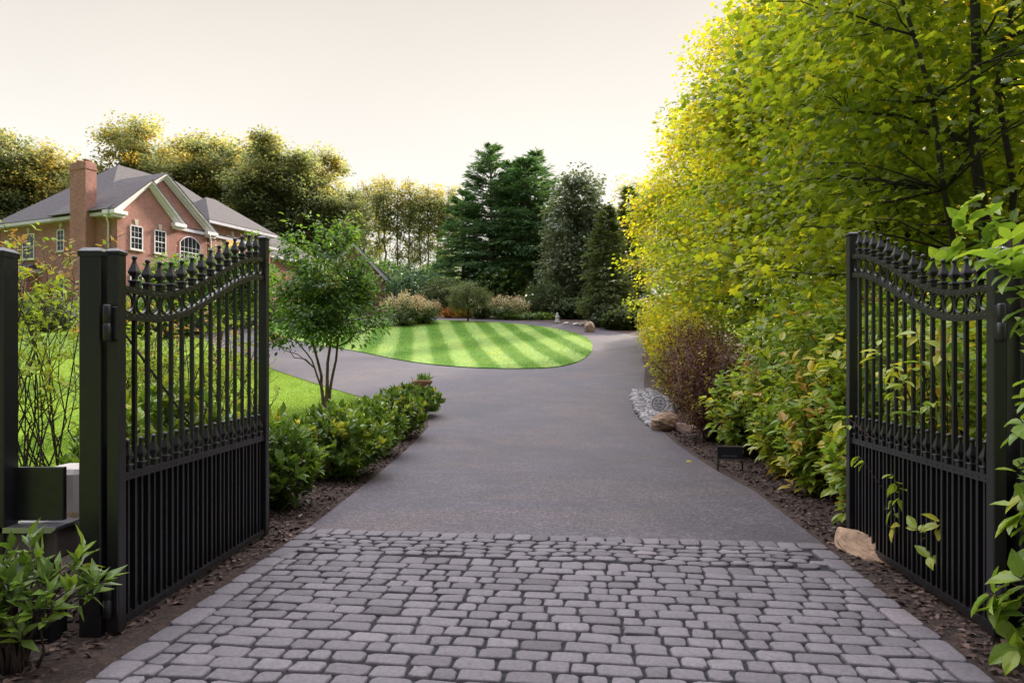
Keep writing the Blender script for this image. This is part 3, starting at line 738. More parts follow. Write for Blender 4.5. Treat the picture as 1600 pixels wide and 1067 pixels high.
# ------------------------------------------------------------------ the brick house
HC = np.array([-25.8, 46.0]); HA = math.atan2(.9165, .4)
house = empty('brick_house', (HC[0], HC[1], 0), 'large red brick house with grey hip roof, twin white gables and tall chimney', 'house', None, HA)
BASE = 2.5; EAVE = 11.45
def slab(poly, thick, mat, name, parent):
    """a roof plane of some thickness"""
    b = MB(); n = len(poly); p = [Vector(q) for q in poly]; nr = (p[1] - p[0]).cross(p[2] - p[0]).normalized()
    if nr.z < 0: p = p[::-1]; nr = -nr
    v = [tuple(q) for q in p] + [tuple(q - nr * thick) for q in p]
    b.add(v, [tuple(range(n)), tuple(range(2 * n - 1, n - 1, -1))] + [((i + 1) % n, i, n + i, n + (i + 1) % n) for i in range(n)])
    return b.build(name, mat, parent)
def hip(x0, x1, y0, y1, z0, rx0, rx1, ry, zr, name, parent, ov=.45):
    b = MB(); A = [(x0 - ov, y0 - ov, z0), (x1 + ov, y0 - ov, z0), (x1 + ov, y1 + ov, z0), (x0 - ov, y1 + ov, z0)]
    B = [(x, y, z0 - .06) for x, y, z in A]
    R = [(rx0, ry, zr), (rx1, ry, zr)] if rx1 - rx0 > .05 else [(rx0, ry, zr)]
    v = A + R + B; nb = len(A) + len(R)
    if len(R) == 2: fs = [(0, 1, 5, 4), (1, 2, 5), (2, 3, 4, 5), (3, 0, 4)]
    else: fs = [(0, 1, 4), (1, 2, 4), (2, 3, 4), (3, 0, 4)]
    fs += [(i, nb + i, nb + (i + 1) % 4, (i + 1) % 4) for i in range(4)] + [(nb + 3, nb + 2, nb + 1, nb)]
    b.add(v, fs); r = b.build(name, M['shingle'], parent)
    g = MB(); z1, z2 = z0 - .065, z0 - .27; o2 = ov + .03
    for (a0, a1, c0, c1) in ((x0 - o2, x1 + o2, y0 - o2, y0 - o2 + .12), (x0 - o2, x1 + o2, y1 + o2 - .12, y1 + o2), (x0 - o2, x0 - o2 + .12, y0 - o2 + .121, y1 + o2 - .121), (x1 + o2 - .12, x1 + o2, y0 - o2 + .121, y1 + o2 - .121)):
        g.box(a0, a1, c0, c1, z2, z1)
    g.box(x0 - ov + .1, x1 + ov - .1, y0 - ov + .1, y1 + ov - .1, z2 + .02, z1 - .05)
    g.build('gutter', M['gutter'], r)
    return r
def wall_box(x0, x1, y0, y1, z1, nm='wall'):
    b = MB(); b.box(x0, x1, y0, y1, BASE, z1); return b.build(nm, M['brick'], house)
w = MB(); w.box(0, 15.0, .9, 12.2, BASE, EAVE - .2); w.build('wall', M['brick'], house)
# projecting front bay and the larger gable behind it, each a brick pentagon
def gable(x0, x1, y0, y1, zf, zp, xp, nm):
    b = MB(); b.prism([(x0, BASE), (x1, BASE), (x1, zf), (xp, zp), (x0, zf)], y0, y1); return b.build(nm, M['brick'], house)
g1 = gable(0.0, 4.6, 0.0, .9, 11.3, 13.5, 2.3, 'front_bay'); g2 = gable(-.02, 7.9, .55, 3.0, 11.3, 14.4, 3.95, 'gable_wall')
def rake(x0, x1, xp, zf, zp, y0, depth, parent):
    """white cornice along the two slopes, with short level returns at the eaves"""
    b = MB()
    for sx in (x0, x1):
        s = 1 if sx < xp else -1
        L = math.hypot(xp - sx, zp - zf); nx, nz = -(zp - zf) / L * s, abs(xp - sx) / L
        for off, th, pr in ((0.0, .16, .42), (-.16, .2, .26), (-.36, .16, .12)):
            q = [(sx + nx * off, zf + nz * off), (xp, zp + nz * off - (0 if off == 0 else 0)), (xp, zp + nz * (off - th)), (sx + nx * (off - th), zf + nz * (off - th))]
            if s < 0: q = q[::-1]
            b.prism(q, y0 - pr, y0 + (.02 if off else .1))
        a, c = (sx - .05, sx + .95) if s > 0 else (sx - .95, sx + .05)
        b.box(a, c, y0 - .45, y0 + .02, zf - .28, zf - .04); b.box(a + .1, c - .1, y0 - .3, y0 + .02, zf - .46, zf - .281)
    return b.build('cornice', M['white'], parent)
rake(-.5, 5.1, 2.3, 11.5, 13.95, 0.0, .4, g1); rake(-.6, 8.5, 3.95, 11.5, 14.9, .55, .4, g2)
for (x0, x1, xp, zf, zp, y0, y1) in ((-.55, 5.15, 2.3, 11.52, 14.02, -.45, 3.5), (-.65, 8.55, 3.95, 11.52, 14.98, .1, 6.0)):
    for sx in (x0, x1): slab([(sx, y0, zf), (xp, y0, zp), (xp, y1, zp), (sx, y1, zf)], .06, M['shingle'], 'roof', house)
hip(0, 15.0, .9, 12.2, EAVE, 5.0, 10.2, 6.5, 16.5, 'roof', house)
# right wing with its own higher hip and the low wing beyond
wr = MB(); wr.box(8.15, 14.4, .55, 6.5, BASE, 12.2); wr.build('wing_wall', M['brick'], house); hip(8.15, 14.4, .55, 6.5, 12.4, 10.6, 11.6, 3.6, 15.0, 'roof', house)
wl = MB(); wl.box(15.02, 23, 2.0, 9, BASE, 10.8); wl.build('low_wing_wall', M['brick'], house); hip(15.02, 23, 2.0, 9, 11.0, 17.5, 20.5, 5.5, 13.9, 'roof', house)
# chimney on the left gable end wall
b = MB(); b.box(-.75, 0.02, 2.0, 3.55, BASE, 14.3); b.box(-.79, .06, 1.96, 3.59, 14.3, 14.42); b.box(-.75, .02, 2.0, 3.55, 14.42, 14.72); b.box(-.69, -.04, 2.06, 3.49, 14.72, 14.8)
w2 = MB(); w2.box(0, .5, .905, 12.195, BASE, EAVE - .21)
ch = b.build('chimney', M['brick'], house)
b = MB(); b.lathe([(.15, 14.8), (.15, 14.92), (.22, 14.94), (.22, 14.98)], 10, (-.37, 2.45, 0)); b.lathe([(.15, 14.8), (.15, 14.9), (.22, 14.92), (.22, 14.96)], 10, (-.37, 3.1, 0)); b.build('flue', M['terracotta'], ch)
def window(x, y, z0, z1, wd, face, cols=3, rows=4, arch=False, pane='glass'):
    """face 'f' looks along local -y, face 'l' along local -x; x,y is the middle of the opening on the wall"""
    r = bpy.data.objects.new('window', None); COL.objects.link(r); r.parent = house
    r.location = (x, y, 0); r.rotation_euler = (0, 0, 0 if face == 'f' else -PI / 2)
    hw = wd / 2; rise = .38 * wd * .7 if arch else 0
    top_ = lambda t: z1 + (rise * (1 - (2 * t - 1) ** 2) if arch else 0)
    g = MB(); n = 10 if arch else 1
    g.prism([(-hw, z0), (hw, z0)] + [(hw - wd * k / n, top_(1 - k / n)) for k in range(n + 1)], -.02, .05); g.build('pane', M[pane], r)
    f = MB(); fr = .07
    f.box(-hw - fr, -hw, -.06, .03, z0 - fr, z1); f.box(hw, hw + fr, -.06, .03, z0 - fr, z1); f.box(-hw, hw, -.06, .03, z0 - fr, z0)
    for k in range(n):
        a, c = -hw - (fr if k == 0 else 0) + wd * k / n, -hw + wd * (k + 1) / n
        a = -hw + wd * k / n
        f.prism([(a, top_(k / n)), (c, top_((k + 1) / n)), (c, top_((k + 1) / n) + fr), (a, top_(k / n) + fr)], -.06, .03)
    for k in range(1, cols): xx = -hw + wd * k / cols; f.box(xx - .01, xx + .01, -.035, -.021, z0, top_(k / cols) - .005)
    for k in range(1, rows):
        zz = z0 + (z1 - z0) * k / rows; q = .028 if k * 2 == rows else .01
        f.box(-hw, hw, -.034 - (.008 if q > .02 else 0), -.0215, zz - q, zz + q)
    f.build('frame', M['white'], r)
    s = MB(); s.box(-hw - .14, hw + .14, -.12, .03, z0 - fr - .09, z0 - fr - .002); s.build('sill', M['cream_stone'] if not arch else M['white'], r)
    if not arch:
        s = MB(); s.prism([(-.09, z1 + .1), (.09, z1 + .1), (.15, z1 + .48), (-.15, z1 + .48)], -.05, .03); s.build('keystone', M['cream_stone'], r)
    return r
window(1.4, 0, 9.2, 10.68, .82, 'f'); window(3.25, 0, 9.2, 10.68, .82, 'f')
window(1.4, 0, 5.6, 7.4, .82, 'f'); window(3.25, 0, 5.6, 7.4, .82, 'f')
window(6.3, .55, 9.0, 10.35, 1.75, 'f', 5, 4, True); window(6.3, .55, 5.4, 7.4, 1.5, 'f', 4, 4)
window(10.4, .55, 10.2, 11.45, 1.3, 'f', 3, 2, False, 'lit'); window(12.8, .55, 10.1, 11.4, .9, 'f', 3, 4)
for y, z0, z1, wd in ((5.55, 9.25, 10.6, .62), (9.0, 8.9, 10.55, 1.15), (5.6, 5.9, 7.4, .7), (9.4, 5.3, 7.0, 1.15)): window(0, y, z0, z1, wd, 'l', 2 if wd < .9 else 3, 4)
b = MB(); b.prism([(-.9, 8.05), (0, 8.55), (0, 8.05)], 7.9, 10.2); b.build('bay_roof', M['shingle'], house)
b = MB(); b.box(-.95, 0, 7.85, 10.25, 7.8, 8.045); b.build('bay_cornice', M['gutter'], house)
b = MB(); b.box(-.8, 0, 8.0, 8.6, BASE, 7.8); b.box(-.8, 0, 9.7, 10.1, BASE, 7.8); b.build('bay_wall', M['brick'], house)
for x, y, z in ((-.1, .82, 11.2), (8.02, .45, 11.3)):
    b = MB(); b.tube([(x - .25, y - .3, z), (x - .25, y - .3, z - .2), (x, y - .12, z - .5), (x, y - .12, 3)], .06, 8); b.build('downspout', M['white'], house)
# garage further along the hill
ga = empty('brick_garage', (-13.6, 60.5, 0), 'red brick garage gable with white rake trim behind the crape myrtle', 'garage', None, .15)
b = MB(); b.prism([(-2.6, 3), (2.6, 3), (2.6, 8.9), (0, 11.6), (-2.6, 8.9)], 0, 8); b.build('wall', M['brick'], ga)
b = MB()
for s in (-1, 1): b.prism([(s * 3.0, 8.75), (0, 11.95), (0, 11.55), (s * 2.75, 8.6)][::(1 if s < 0 else -1)], -.35, .05)
b.build('rake_trim', M['white'], ga)
for s in (-1, 1): slab([(s * 3.1, -.4, 8.72), (0, -.4, 12.0), (0, 8.4, 12.0), (s * 3.1, 8.4, 8.72)], .07, M['shingle'], 'roof', ga)
b = MB(); b.box(-.5, .5, -.02, .04, 8.2, 9.6); b.build('window', M['glass'], ga)
# ------------------------------------------------------------------ planting close to the gate
G_L = 'laurel bushes along the left side of the driveway'
for (x, y, rx, rz, nt, lab) in (
        (-2.68, 5.05, .42, 1.25, 200, 'dark laurel bush directly behind the hinge end of the left gate leaf'),
        (-2.75, 5.85, .55, 1.3, 260, 'dark laurel bush behind the latch end of the left gate leaf'),
        (-2.45, 7.25, .66, 1.0, 360, 'laurel bush just beyond the end of the left gate leaf'),
        (-2.2, 9.3, .8, .9, 460, 'broad laurel bush with yellow new leaves, foot of the crape myrtle'),
        (-2.25, 11.3, .75, .84, 400, 'laurel bush with some golden leaf tips between two greener ones'),
        (-2.2, 13.6, .8, .88, 460, 'rounded laurel bush second from the far end of the row'),
        (-2.3, 16.9, .8, .74, 460, 'farthest laurel bush of the row, dark, at the driveway corner')):
    shrub('laurel_bush', lab, 'bush', (x - .1, y, Tf(y)), (0, 0, rz * .56, rx * .93, rx, rz * .5), int(nt * .72), 11, .125, [M['laurel'], M['twig']], G_L, (.5, .2), OVAL, 12, .16, .3, .009, (22, 75), -.2, (lambda P: np.where(RNG.uniform(0, 1, len(P)) < .03, .4, 0) + (P[:, 2] - .5) * .12), None, .08)
# laurel in the near left corner
pts = [at(px, py, d) for px, py, d in ((15, 845, 3.5), (45, 838, 3.55), (70, 905, 3.35), (88, 890, 3.4), (60, 870, 3.4), (130, 855, 3.5), (150, 900, 3.45), (110, 920, 3.4), (20, 920, 3.3), (15, 960, 3.3), (60, 950, 3.3), (35, 985, 3.3), (90, 945, 3.35), (148, 918, 3.5), (120, 880, 3.5), (-20, 880, 3.4), (-30, 940, 3.3), (5, 880, 3.4), (165, 905, 3.5), (75, 925, 3.3), (40, 905, 3.35), (-60, 900, 3.4))]
root_c = (-2.42, 3.42, 0)
ex_ = [(p[0] - root_c[0], p[1] - root_c[1], p[2]) for p in pts]
shrub('laurel_bush', 'glossy laurel sprays in front of the gate operator, nearest on the left', 'bush', root_c, (-.15, -.02, .42, .3, .16, .16), 22, 9, .125, [M['laurel'], M['twig']], G_L, (.5, .17), LANCE, 10, .12, .35, .007, (35, 85), -.1, None, ex_, .1)
# thin twiggy shrubs
G_T = 'thin twiggy shrubs behind the left gate'
for (x, y, h, rx, lab) in ((-4.75, 6.9, 2.75, .75, 'thin twiggy shrub with reddish tips between the two left posts'), (-4.2, 8.2, 2.3, .85, 'thin yellow-green shrub behind the left gate post'), (-3.75, 9.3, 2.0, .8, 'thin bare-stemmed shrub seen through the middle of the left gate'), (-3.9, 7.3, 1.9, .6, 'thin shrub seen through the hinge end of the left gate')):
    r = empty('twiggy_shrub', (x, y, 0), lab, 'shrub', G_T); w = MB(); tips = []; dirs = []
    for k in range(34):
        a = RNG.uniform(0, 2 * PI); l = RNG.uniform(.5, 1.0); q = np.array([math.cos(a) * rx * RNG.uniform(.2, 1), math.sin(a) * rx * RNG.uniform(.2, 1), h * l])
        p = curve_pts((RNG.normal(0, .28), RNG.normal(0, .28), -.03), q, 6, .03, .035); w.tube(p, [.011, .01, .008, .006, .005, .003], 4)
        for j in range(7):
            s = p[RNG.integers(1, 6)]; e = s + rnd_unit(1)[0] * RNG.uniform(.15, .5) + np.array([0, 0, .15]); w.tube([s, (s + e) / 2 + RNG.normal(0, .02, 3), e], [.004, .003, .002], 3); tips.append(e); dirs.append(e - s)
        tips.append(q); dirs.append(np.array([0, 0, 1.0]))
    w.build('stem_clump', M['twig'], r)
    tips = np.array(tips); dirs = np.array(dirs); sel = tips[:, 2] > h * RNG.uniform(.3, .62, len(tips)); tips = tips[sel]; dirs = dirs[sel]; P, D, Nn, s = rosettes(tips, dirs, 8, .075, (45, 100), .3, .2)
    tt = np.repeat(np.where((tips[:, 2] > h * .85) & (RNG.uniform(0, 1, len(tips)) < .4), .95, RNG.normal(.45, .15, len(tips))), 8)
    link('foliage', leaves_mesh('foliage', OVAL, P, D, Nn, s, tt, M['sparse']), r)

# big leafy shrubs on the right
G_R = 'leafy shrubs along the right side of the driveway'
DW = [M['dogwood'], M['twig_red']]
for (x, y, rx, ry, h, nt, lab) in (
        (3.75, 4.35, .75, .75, 2.15, 330, 'green leafy shrub pressed against the hinge end of the right gate'),
        (3.75, 5.6, .75, .8, 2.3, 360, 'green leafy shrub pressed against the middle of the right gate'),
        (3.85, 7.0, .85, .8, 2.2, 460, 'yellow-green leafy shrub just beyond the end of the right gate'),
        (4.0, 8.5, .95, .9, 2.45, 560, 'tall bright green leafy shrub behind the small black sign'),
        (4.3, 10.2, 1.05, 1.0, 2.6, 620, 'bright leafy shrub beside the burgundy shrub, taller than it'),
        (3.45, 6.55, .55, .5, 1.15, 170, 'low leafy shrub at the foot of the right gate latch end'),
        (3.55, 7.9, .6, .55, 1.25, 200, 'low leafy shrub in the mulch between the gate and the small sign'),
        (3.75, 9.3, .62, .6, 1.3, 210, 'low leafy shrub close behind the small black sign'),
        (3.75, 11.2, .7, .7, 1.5, 240, 'low leafy shrub between the small sign and the low slab of rock'),
        (5.4, 7.4, 1.1, 1.2, 3.1, 520, 'tall leafy shrub in the second rank behind the right gate'),
        (5.2, 12.3, 1.1, 1.1, 3.0, 520, 'leafy shrub below the maples, behind the burgundy shrubs'),
        (5.3, 5.0, 1.1, 1.1, 3.0, 420, 'tall leafy shrub behind the right gate post')):
    shrub('leafy_shrub', lab, 'shrub', (x, y, Tf(y)), [(0, 0, h * .62, rx, ry, h * .4), (-.05, 0, h * .36, rx * .85, ry * .85, h * .25)], int(nt * .78), 9, .15, DW, G_R, (.52, .18), OVAL, 16, .3, .28, .009, (40, 95), .25, lambda P: np.where(RNG.uniform(0, 1, len(P)) < .1, .3, 0) + (1.2 - P[:, 2]) * .05, None, .22)
G_B = 'burgundy shrubs above the gravel bed'
for (x, y, rx, h, lab) in ((3.8, 13.2, .95, 2.1, 'burgundy shrub nearest the gate, behind the brown boulder'), (4.2, 15.4, .95, 2.4, 'burgundy shrub in the middle of the dark red group'), (4.5, 18.0, 1.0, 2.5, 'burgundy shrub with yellow leaves at the far end of the red group')):
    shrub('burgundy_shrub', lab, 'shrub', (x, y, Tf(y)), [(0, 0, h * .55, rx, rx, h * .47)], 640, 9, .095, [M['burgundy'], M['twig_red']], G_B, (.36, .2), LANCE, 22, .3, .28, .008, (40, 95), .3, lambda P: np.where(RNG.uniform(0, 1, len(P)) < .16, .35, 0) - P[:, 0] * .12, None, .12)
for (x, y, rx, h, lab) in ((5.1, 21.2, 1.15, 2.6, 'yellowing bush overhanging the gravel bed'), (5.75, 25.2, 1.25, 2.7, 'yellow-green bush under the maples past the gravel bed'), (6.55, 30.0, 1.3, 2.8, 'yellow-green bush at the narrowest bend of the driveway'), (8.0, 35.0, 1.4, 2.4, 'low yellow-green bush at the far bend under the last maple'), (9.0, 40.5, 1.7, 2.6, 'yellow-green bush between the last maple and the dark cypress')):
    shrub('yellow_bush', lab, 'bush', (x, y, Tf(y)), [(0, 0, h * .52, rx, rx, h * .48)], 520, 9, .12, [M['maple'], M['twig']], 'yellowing bushes under the maples', (.66, .15), OVAL, 14, .35, .3, .008, (45, 95), .3, None, None, .1)
# near right corner: sprays in front of the right post
pts = [at(px, py, d) for px, py, d in ((1575, 372, 3.5), (1560, 400, 3.45), (1595, 420, 3.4), (1540, 385, 3.6), (1590, 450, 3.45), (1610, 390, 3.4), (1620, 470, 3.4), (1600, 500, 3.45), (1585, 640, 3.4), (1600, 680, 3.4), (1590, 720, 3.4), (1600, 760, 3.4), (1580, 790, 3.45), (1600, 800, 3.4), (1540, 925, 3.55), (1560, 940, 3.5), (1590, 900, 3.4), (1600, 960, 3.4), (1605, 860, 3.4), (1590, 1015, 3.4), (1620, 620, 3.4), (1620, 740, 3.4), (1570, 905, 3.5), (1530, 300, 4.4), (1545, 330, 4.3), (1500, 345, 4.5), (1460, 400, 4.6), (1480, 430, 4.55), (1620, 560, 3.4))]
root_c = (2.95, 3.35, 0)
shrub('leafy_shrub', 'large-leaved green sprays hanging in front of the right gate post', 'shrub', root_c, (.35, 0, 1.1, .3, .3, .9), 60, 8, .15, DW, G_R, (.4, .12), OVAL, 10, .14, .3, .008, (50, 100), .3, None, [(p[0] - root_c[0], p[1] - root_c[1], p[2]) for p in pts], .15)
# leaves that have grown through the right gate
pts = [at(px, py, d) for px, py, d in ((1350, 712, 5.4), (1400, 735, 5.0), (1415, 760, 4.95), (1390, 790, 5.05), (1395, 820, 5.0), (1440, 825, 4.6), (1460, 870, 4.5), (1478, 812, 4.4), (1400, 560, 4.9), (1420, 590, 4.8), (1450, 560, 4.6), (1480, 540, 4.4), (1500, 590, 4.3), (1430, 640, 4.75), (1460, 620, 4.55), (1400, 600, 4.95), (1380, 540, 5.1), (1440, 510, 4.65), (1330, 650, 5.6))]
root_c = (3.0, 4.9, 0)
shrub('leafy_shrub', 'leaf sprigs poking through the bars of the right gate', 'shrub', root_c, (.5, 0, .7, .2, .3, .4), 20, 5, .115, DW, G_R, (.6, .15), OVAL, 8, .1, .3, .005, (50, 110), .3, None, [(p[0] - root_c[0] - .04, p[1] - root_c[1], p[2]) for p in pts], .15)

# ------------------------------------------------------------------ trees
def yellow_out(P):                                             # autumn yellow plus backlit glow, put into the tint of open side and top
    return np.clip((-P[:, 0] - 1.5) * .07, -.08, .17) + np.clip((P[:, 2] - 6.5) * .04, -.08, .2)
G_M = 'maples along the right side of the driveway'
MP = [M['maple'], M['bark_dark']]
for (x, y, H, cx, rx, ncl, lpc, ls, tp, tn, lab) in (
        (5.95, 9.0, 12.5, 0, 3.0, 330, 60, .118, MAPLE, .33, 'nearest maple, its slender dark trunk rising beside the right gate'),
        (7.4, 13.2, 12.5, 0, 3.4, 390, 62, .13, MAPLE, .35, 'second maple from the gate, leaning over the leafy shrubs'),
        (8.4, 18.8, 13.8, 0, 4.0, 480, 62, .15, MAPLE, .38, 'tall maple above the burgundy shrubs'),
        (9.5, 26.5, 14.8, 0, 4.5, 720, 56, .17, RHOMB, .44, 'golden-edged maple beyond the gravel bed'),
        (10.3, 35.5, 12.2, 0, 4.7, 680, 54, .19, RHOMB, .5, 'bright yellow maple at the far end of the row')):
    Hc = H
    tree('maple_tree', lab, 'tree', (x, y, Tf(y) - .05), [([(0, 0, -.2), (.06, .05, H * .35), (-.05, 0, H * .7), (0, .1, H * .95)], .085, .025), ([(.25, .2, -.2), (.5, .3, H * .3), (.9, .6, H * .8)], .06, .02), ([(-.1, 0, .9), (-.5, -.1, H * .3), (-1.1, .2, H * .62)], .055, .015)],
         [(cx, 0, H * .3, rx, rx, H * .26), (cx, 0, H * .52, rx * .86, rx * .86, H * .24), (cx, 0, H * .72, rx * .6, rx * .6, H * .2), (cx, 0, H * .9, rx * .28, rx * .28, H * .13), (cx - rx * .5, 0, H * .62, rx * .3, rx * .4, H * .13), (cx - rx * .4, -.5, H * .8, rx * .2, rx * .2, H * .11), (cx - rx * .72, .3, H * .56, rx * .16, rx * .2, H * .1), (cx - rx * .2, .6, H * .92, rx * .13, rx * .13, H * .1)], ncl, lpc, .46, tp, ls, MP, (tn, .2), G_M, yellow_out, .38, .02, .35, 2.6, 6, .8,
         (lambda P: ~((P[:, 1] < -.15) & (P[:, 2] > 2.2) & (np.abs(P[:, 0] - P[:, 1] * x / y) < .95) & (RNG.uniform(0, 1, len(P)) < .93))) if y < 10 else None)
bk = tree('maple_tree', 'back-rank maple with golden light painted into its leaves, right of the nearest trunk', 'tree', (13.0, 8.5, 0), [([(0, 0, -.2), (.06, .05, 4), (-.05, 0, 8), (0, .1, 12)], .1, .03), ([(-.1, 0, .9), (-.5, -.1, 4), (-1.1, .2, 8)], .06, .02)],
          [(0, 0, 7.6, 3.8, 3.8, 5.2), (0, 0, 3.6, 3.6, 3.8, 3.0)], 360, 34, .45, RHOMB, .2, MP, (.74, .12), G_M, None, .5, .02, .35, 2.4)  # high leaf tint paints golden light from behind into the back-rank crowns
for (x, y, s_, rz, lab) in ((13.5, 15.5, 1.1, 1.2, 'back-rank maple, golden light painted into its leaves, glimpsed between the first two trunks'), (15, 24, 1.15, 2.6, 'back-rank maple, golden light painted into its leaves, glimpsed behind the tall maple')):
    c = copy_tree(bk); c.location = (x, y, Tf(y) - .05); c.scale = (s_, s_, s_); c.rotation_euler = (0, 0, rz); c['label'] = lab

cm = tree('crape_myrtle', 'multi-stemmed crape myrtle on the lawn beside the laurel bushes', 'tree', (-4.75, 17.8, Tf(17.8)),
     [([(0, 0, -.1), (-.1, .05, .9), (-.45, .1, 2.2), (-.7, .1, 3.4)], .05, .012), ([(.03, 0, -.1), (.08, 0, .9), (.2, 0, 2.2), (.4, -.1, 3.6)], .055, .012), ([(.05, .05, -.1), (.22, .1, 1.0), (.35, .3, 2.3), (.2, .4, 3.6)], .045, .012), ([(-.04, .02, .5), (-.3, -.1, 1.3), (-.85, -.2, 2.1)], .03, .01)],
     [(0, 0, 2.2, 1.3, 1.2, .5), (-.05, 0, 2.85, 1.15, 1.1, .75), (-.1, 0, 3.6, .7, .7, .7), (-.95, 0, 3.3, .25, .3, 1.1), (.55, 0, 4.6, .12, .15, 1.15), (-.75, 0, 4.3, .15, .15, .9), (.05, 0, 4.4, .2, .25, .7), (.95, 0, 3.3, .25, .3, .9), (-1.25, 0, 1.85, .35, .4, .35), (1.3, 0, 2.3, .3, .4, .35), (.45, 0, 3.6, .3, .3, .8)], 290, 34, .17, OVAL, .12, [M['myrtle'], M['bark_smooth']], (.42, .18), 'crape myrtles', None, .75, .01, .3, 1.8)
tree('crape_myrtle', 'crape myrtle with white blossom in front of the brick house', 'tree', (-11.6, 27.5, Tf(27.5)),
     [([(0, 0, -.1), (-.2, 0, 1.6), (-.7, .1, 3.6)], .07, .015), ([(.1, 0, -.1), (.3, 0, 1.6), (.8, 0, 3.6)], .07, .015), ([(0, .1, -.1), (.0, .3, 1.6), (.1, .5, 4.0)], .06, .015)],
     [(.2, 0, 3.2, 2.0, 1.6, 1.25), (-1.3, 0, 3.5, 1.2, 1.0, .8), (1.2, 0, 3.3, .9, 1.0, 1.1), (.4, 0, 4.3, .3, .3, .8), (1.5, 0, 4.6, .25, .3, .8)], 300, 36, .26, OVAL, .17, [M['myrtle'], M['bark_smooth']], (.55, .14), 'crape myrtles', None, .7, .014, .2, 2.2)
for o in list(scene.objects):
    if o.parent is None and o.name == 'crape_myrtle.001':
        q = ell_points(70, [(.2, 0, 3.3, 2.1, 1.7, 1.35), (-1.3, 0, 3.6, 1.3, 1, .9)], 8)[0]; q = np.repeat(q, 24, 0) + RNG.normal(0, .1, (70 * 24, 3)) * [1, 1, 1.5]
        link('blossom', leaves_mesh('blossom', RHOMB, q, rnd_unit(len(q)), rnd_unit(len(q)), np.full(len(q), .07), RNG.uniform(0, 1, len(q)), M['white_bloom']), o)

# planting on and behind the island
HY_ = [M['hydrangea'], M['twig']]
G_H = 'hydrangeas behind the striped island lawn'
for (px, py, rx, h, lab, nb) in ((632, 508, 1.55, 2.0, 'hydrangea with dense cream blooms beside the crape myrtle crown', 70), (664, 505, 1.15, 1.6, 'smaller hydrangea at the right end of the left flower clump', 40), (752, 498.6, 1.1, 1.5, 'hydrangea partly behind the small weeping tree', 34), (790, 499, 1.7, 1.55, 'wide hydrangea with cream blooms right of the weeping tree', 70)):
    x, y = hit(px, py); y += .6 if px > 700 else -.6
    shrub('hydrangea', lab, 'shrub', (x, y, Tf(y)), (0, 0, h * .5, rx, rx, h * .5), 320, 8, .16, HY_, G_H, (.5, .18), OVAL, 12, .3, .35, .012, (50, 95), .2, None, None, .1, .5, (nb, .26, M['bloom']))
x, y = hit(731, 503)
tree('weeping_tree', 'small weeping tree with dark layered foliage on the island lawn', 'tree', (x, y, Tf(y)), [([(0, 0, -.1), (.05, 0, .8), (-.05, 0, 1.7), (.1, 0, 2.4)], .07, .02)],
     [(0, 0, 2.2, 1.3, 1.2, .6), (-.9, 0, 1.5, .6, .7, .5), (.75, 0, 1.9, .75, .7, .5), (-.4, 0, 1.2, .8, .8, .4), (1.1, 0, 1.5, .5, .5, .4)], 150, 40, .22, LANCE, .15, [M['cypress'], M['bark_dark']], (.75, .18), None, None, .6, .015, .8, 2.2)
for k, (px, lab, tt) in enumerate(((704, 'russet ornamental grass tuft left of the weeping tree', .2), (721, 'golden ornamental grass tuft touching the weeping tree', .8))):
    x, y = hit(px, 500); y += 2.2; n = 420
    D = RNG.normal(0, .45, (n, 3)) + [0, 0, 1.0]; P = RNG.normal(0, .3, (n, 3)) * [1, .6, 0]
    o = link('grass_tuft', leaves_mesh('grass_tuft', NEEDLE, P, D, rnd_unit(n), RNG.uniform(.5, 1.0, n), np.clip(RNG.normal(tt, .12, n), 0, 1), M['orange_grass'])); o.location = (x, y, Tf(y)); tag(o, lab, 'grass', 'ornamental grass tufts')
def mound(name, lab, px, py, d, rx, ry, h, nt, mat, leaf, size, tint=.45, group=None, cat='bush', k=8):
    x = (px - CX) / F * d
    return shrub(name, lab, cat, (x, d, Tf(d)), (0, 0, h * .48, rx, ry, h * .52), nt, k, size, [M[mat], M['twig']], group, (tint, .16), leaf, 8, .3, .3, .012, (45, 95), .2, None, None, .02)
mound('low_hedge', 'low clipped hedge along the far edge of the driveway by the statue', 826, 498, 51.5, 2.5, .8, .55, 420, 'laurel', RHOMB, .16, .5, None, 'hedge')
mound('ground_cover', 'blue-green ground cover on the bank under the tall conifers', 830, 490, 57, 4.2, 2.6, .7, 700, 'cypress', RHOMB, .2, .75, None, 'ground cover')
mound('evergreen_bush', 'rounded evergreen bush right of the conifer trunks', 851, 498, 54.5, 1.7, 1.6, 2.9, 620, 'cypress', NEEDLE, .3, .35)
G_U = 'understorey bushes below the background trees'
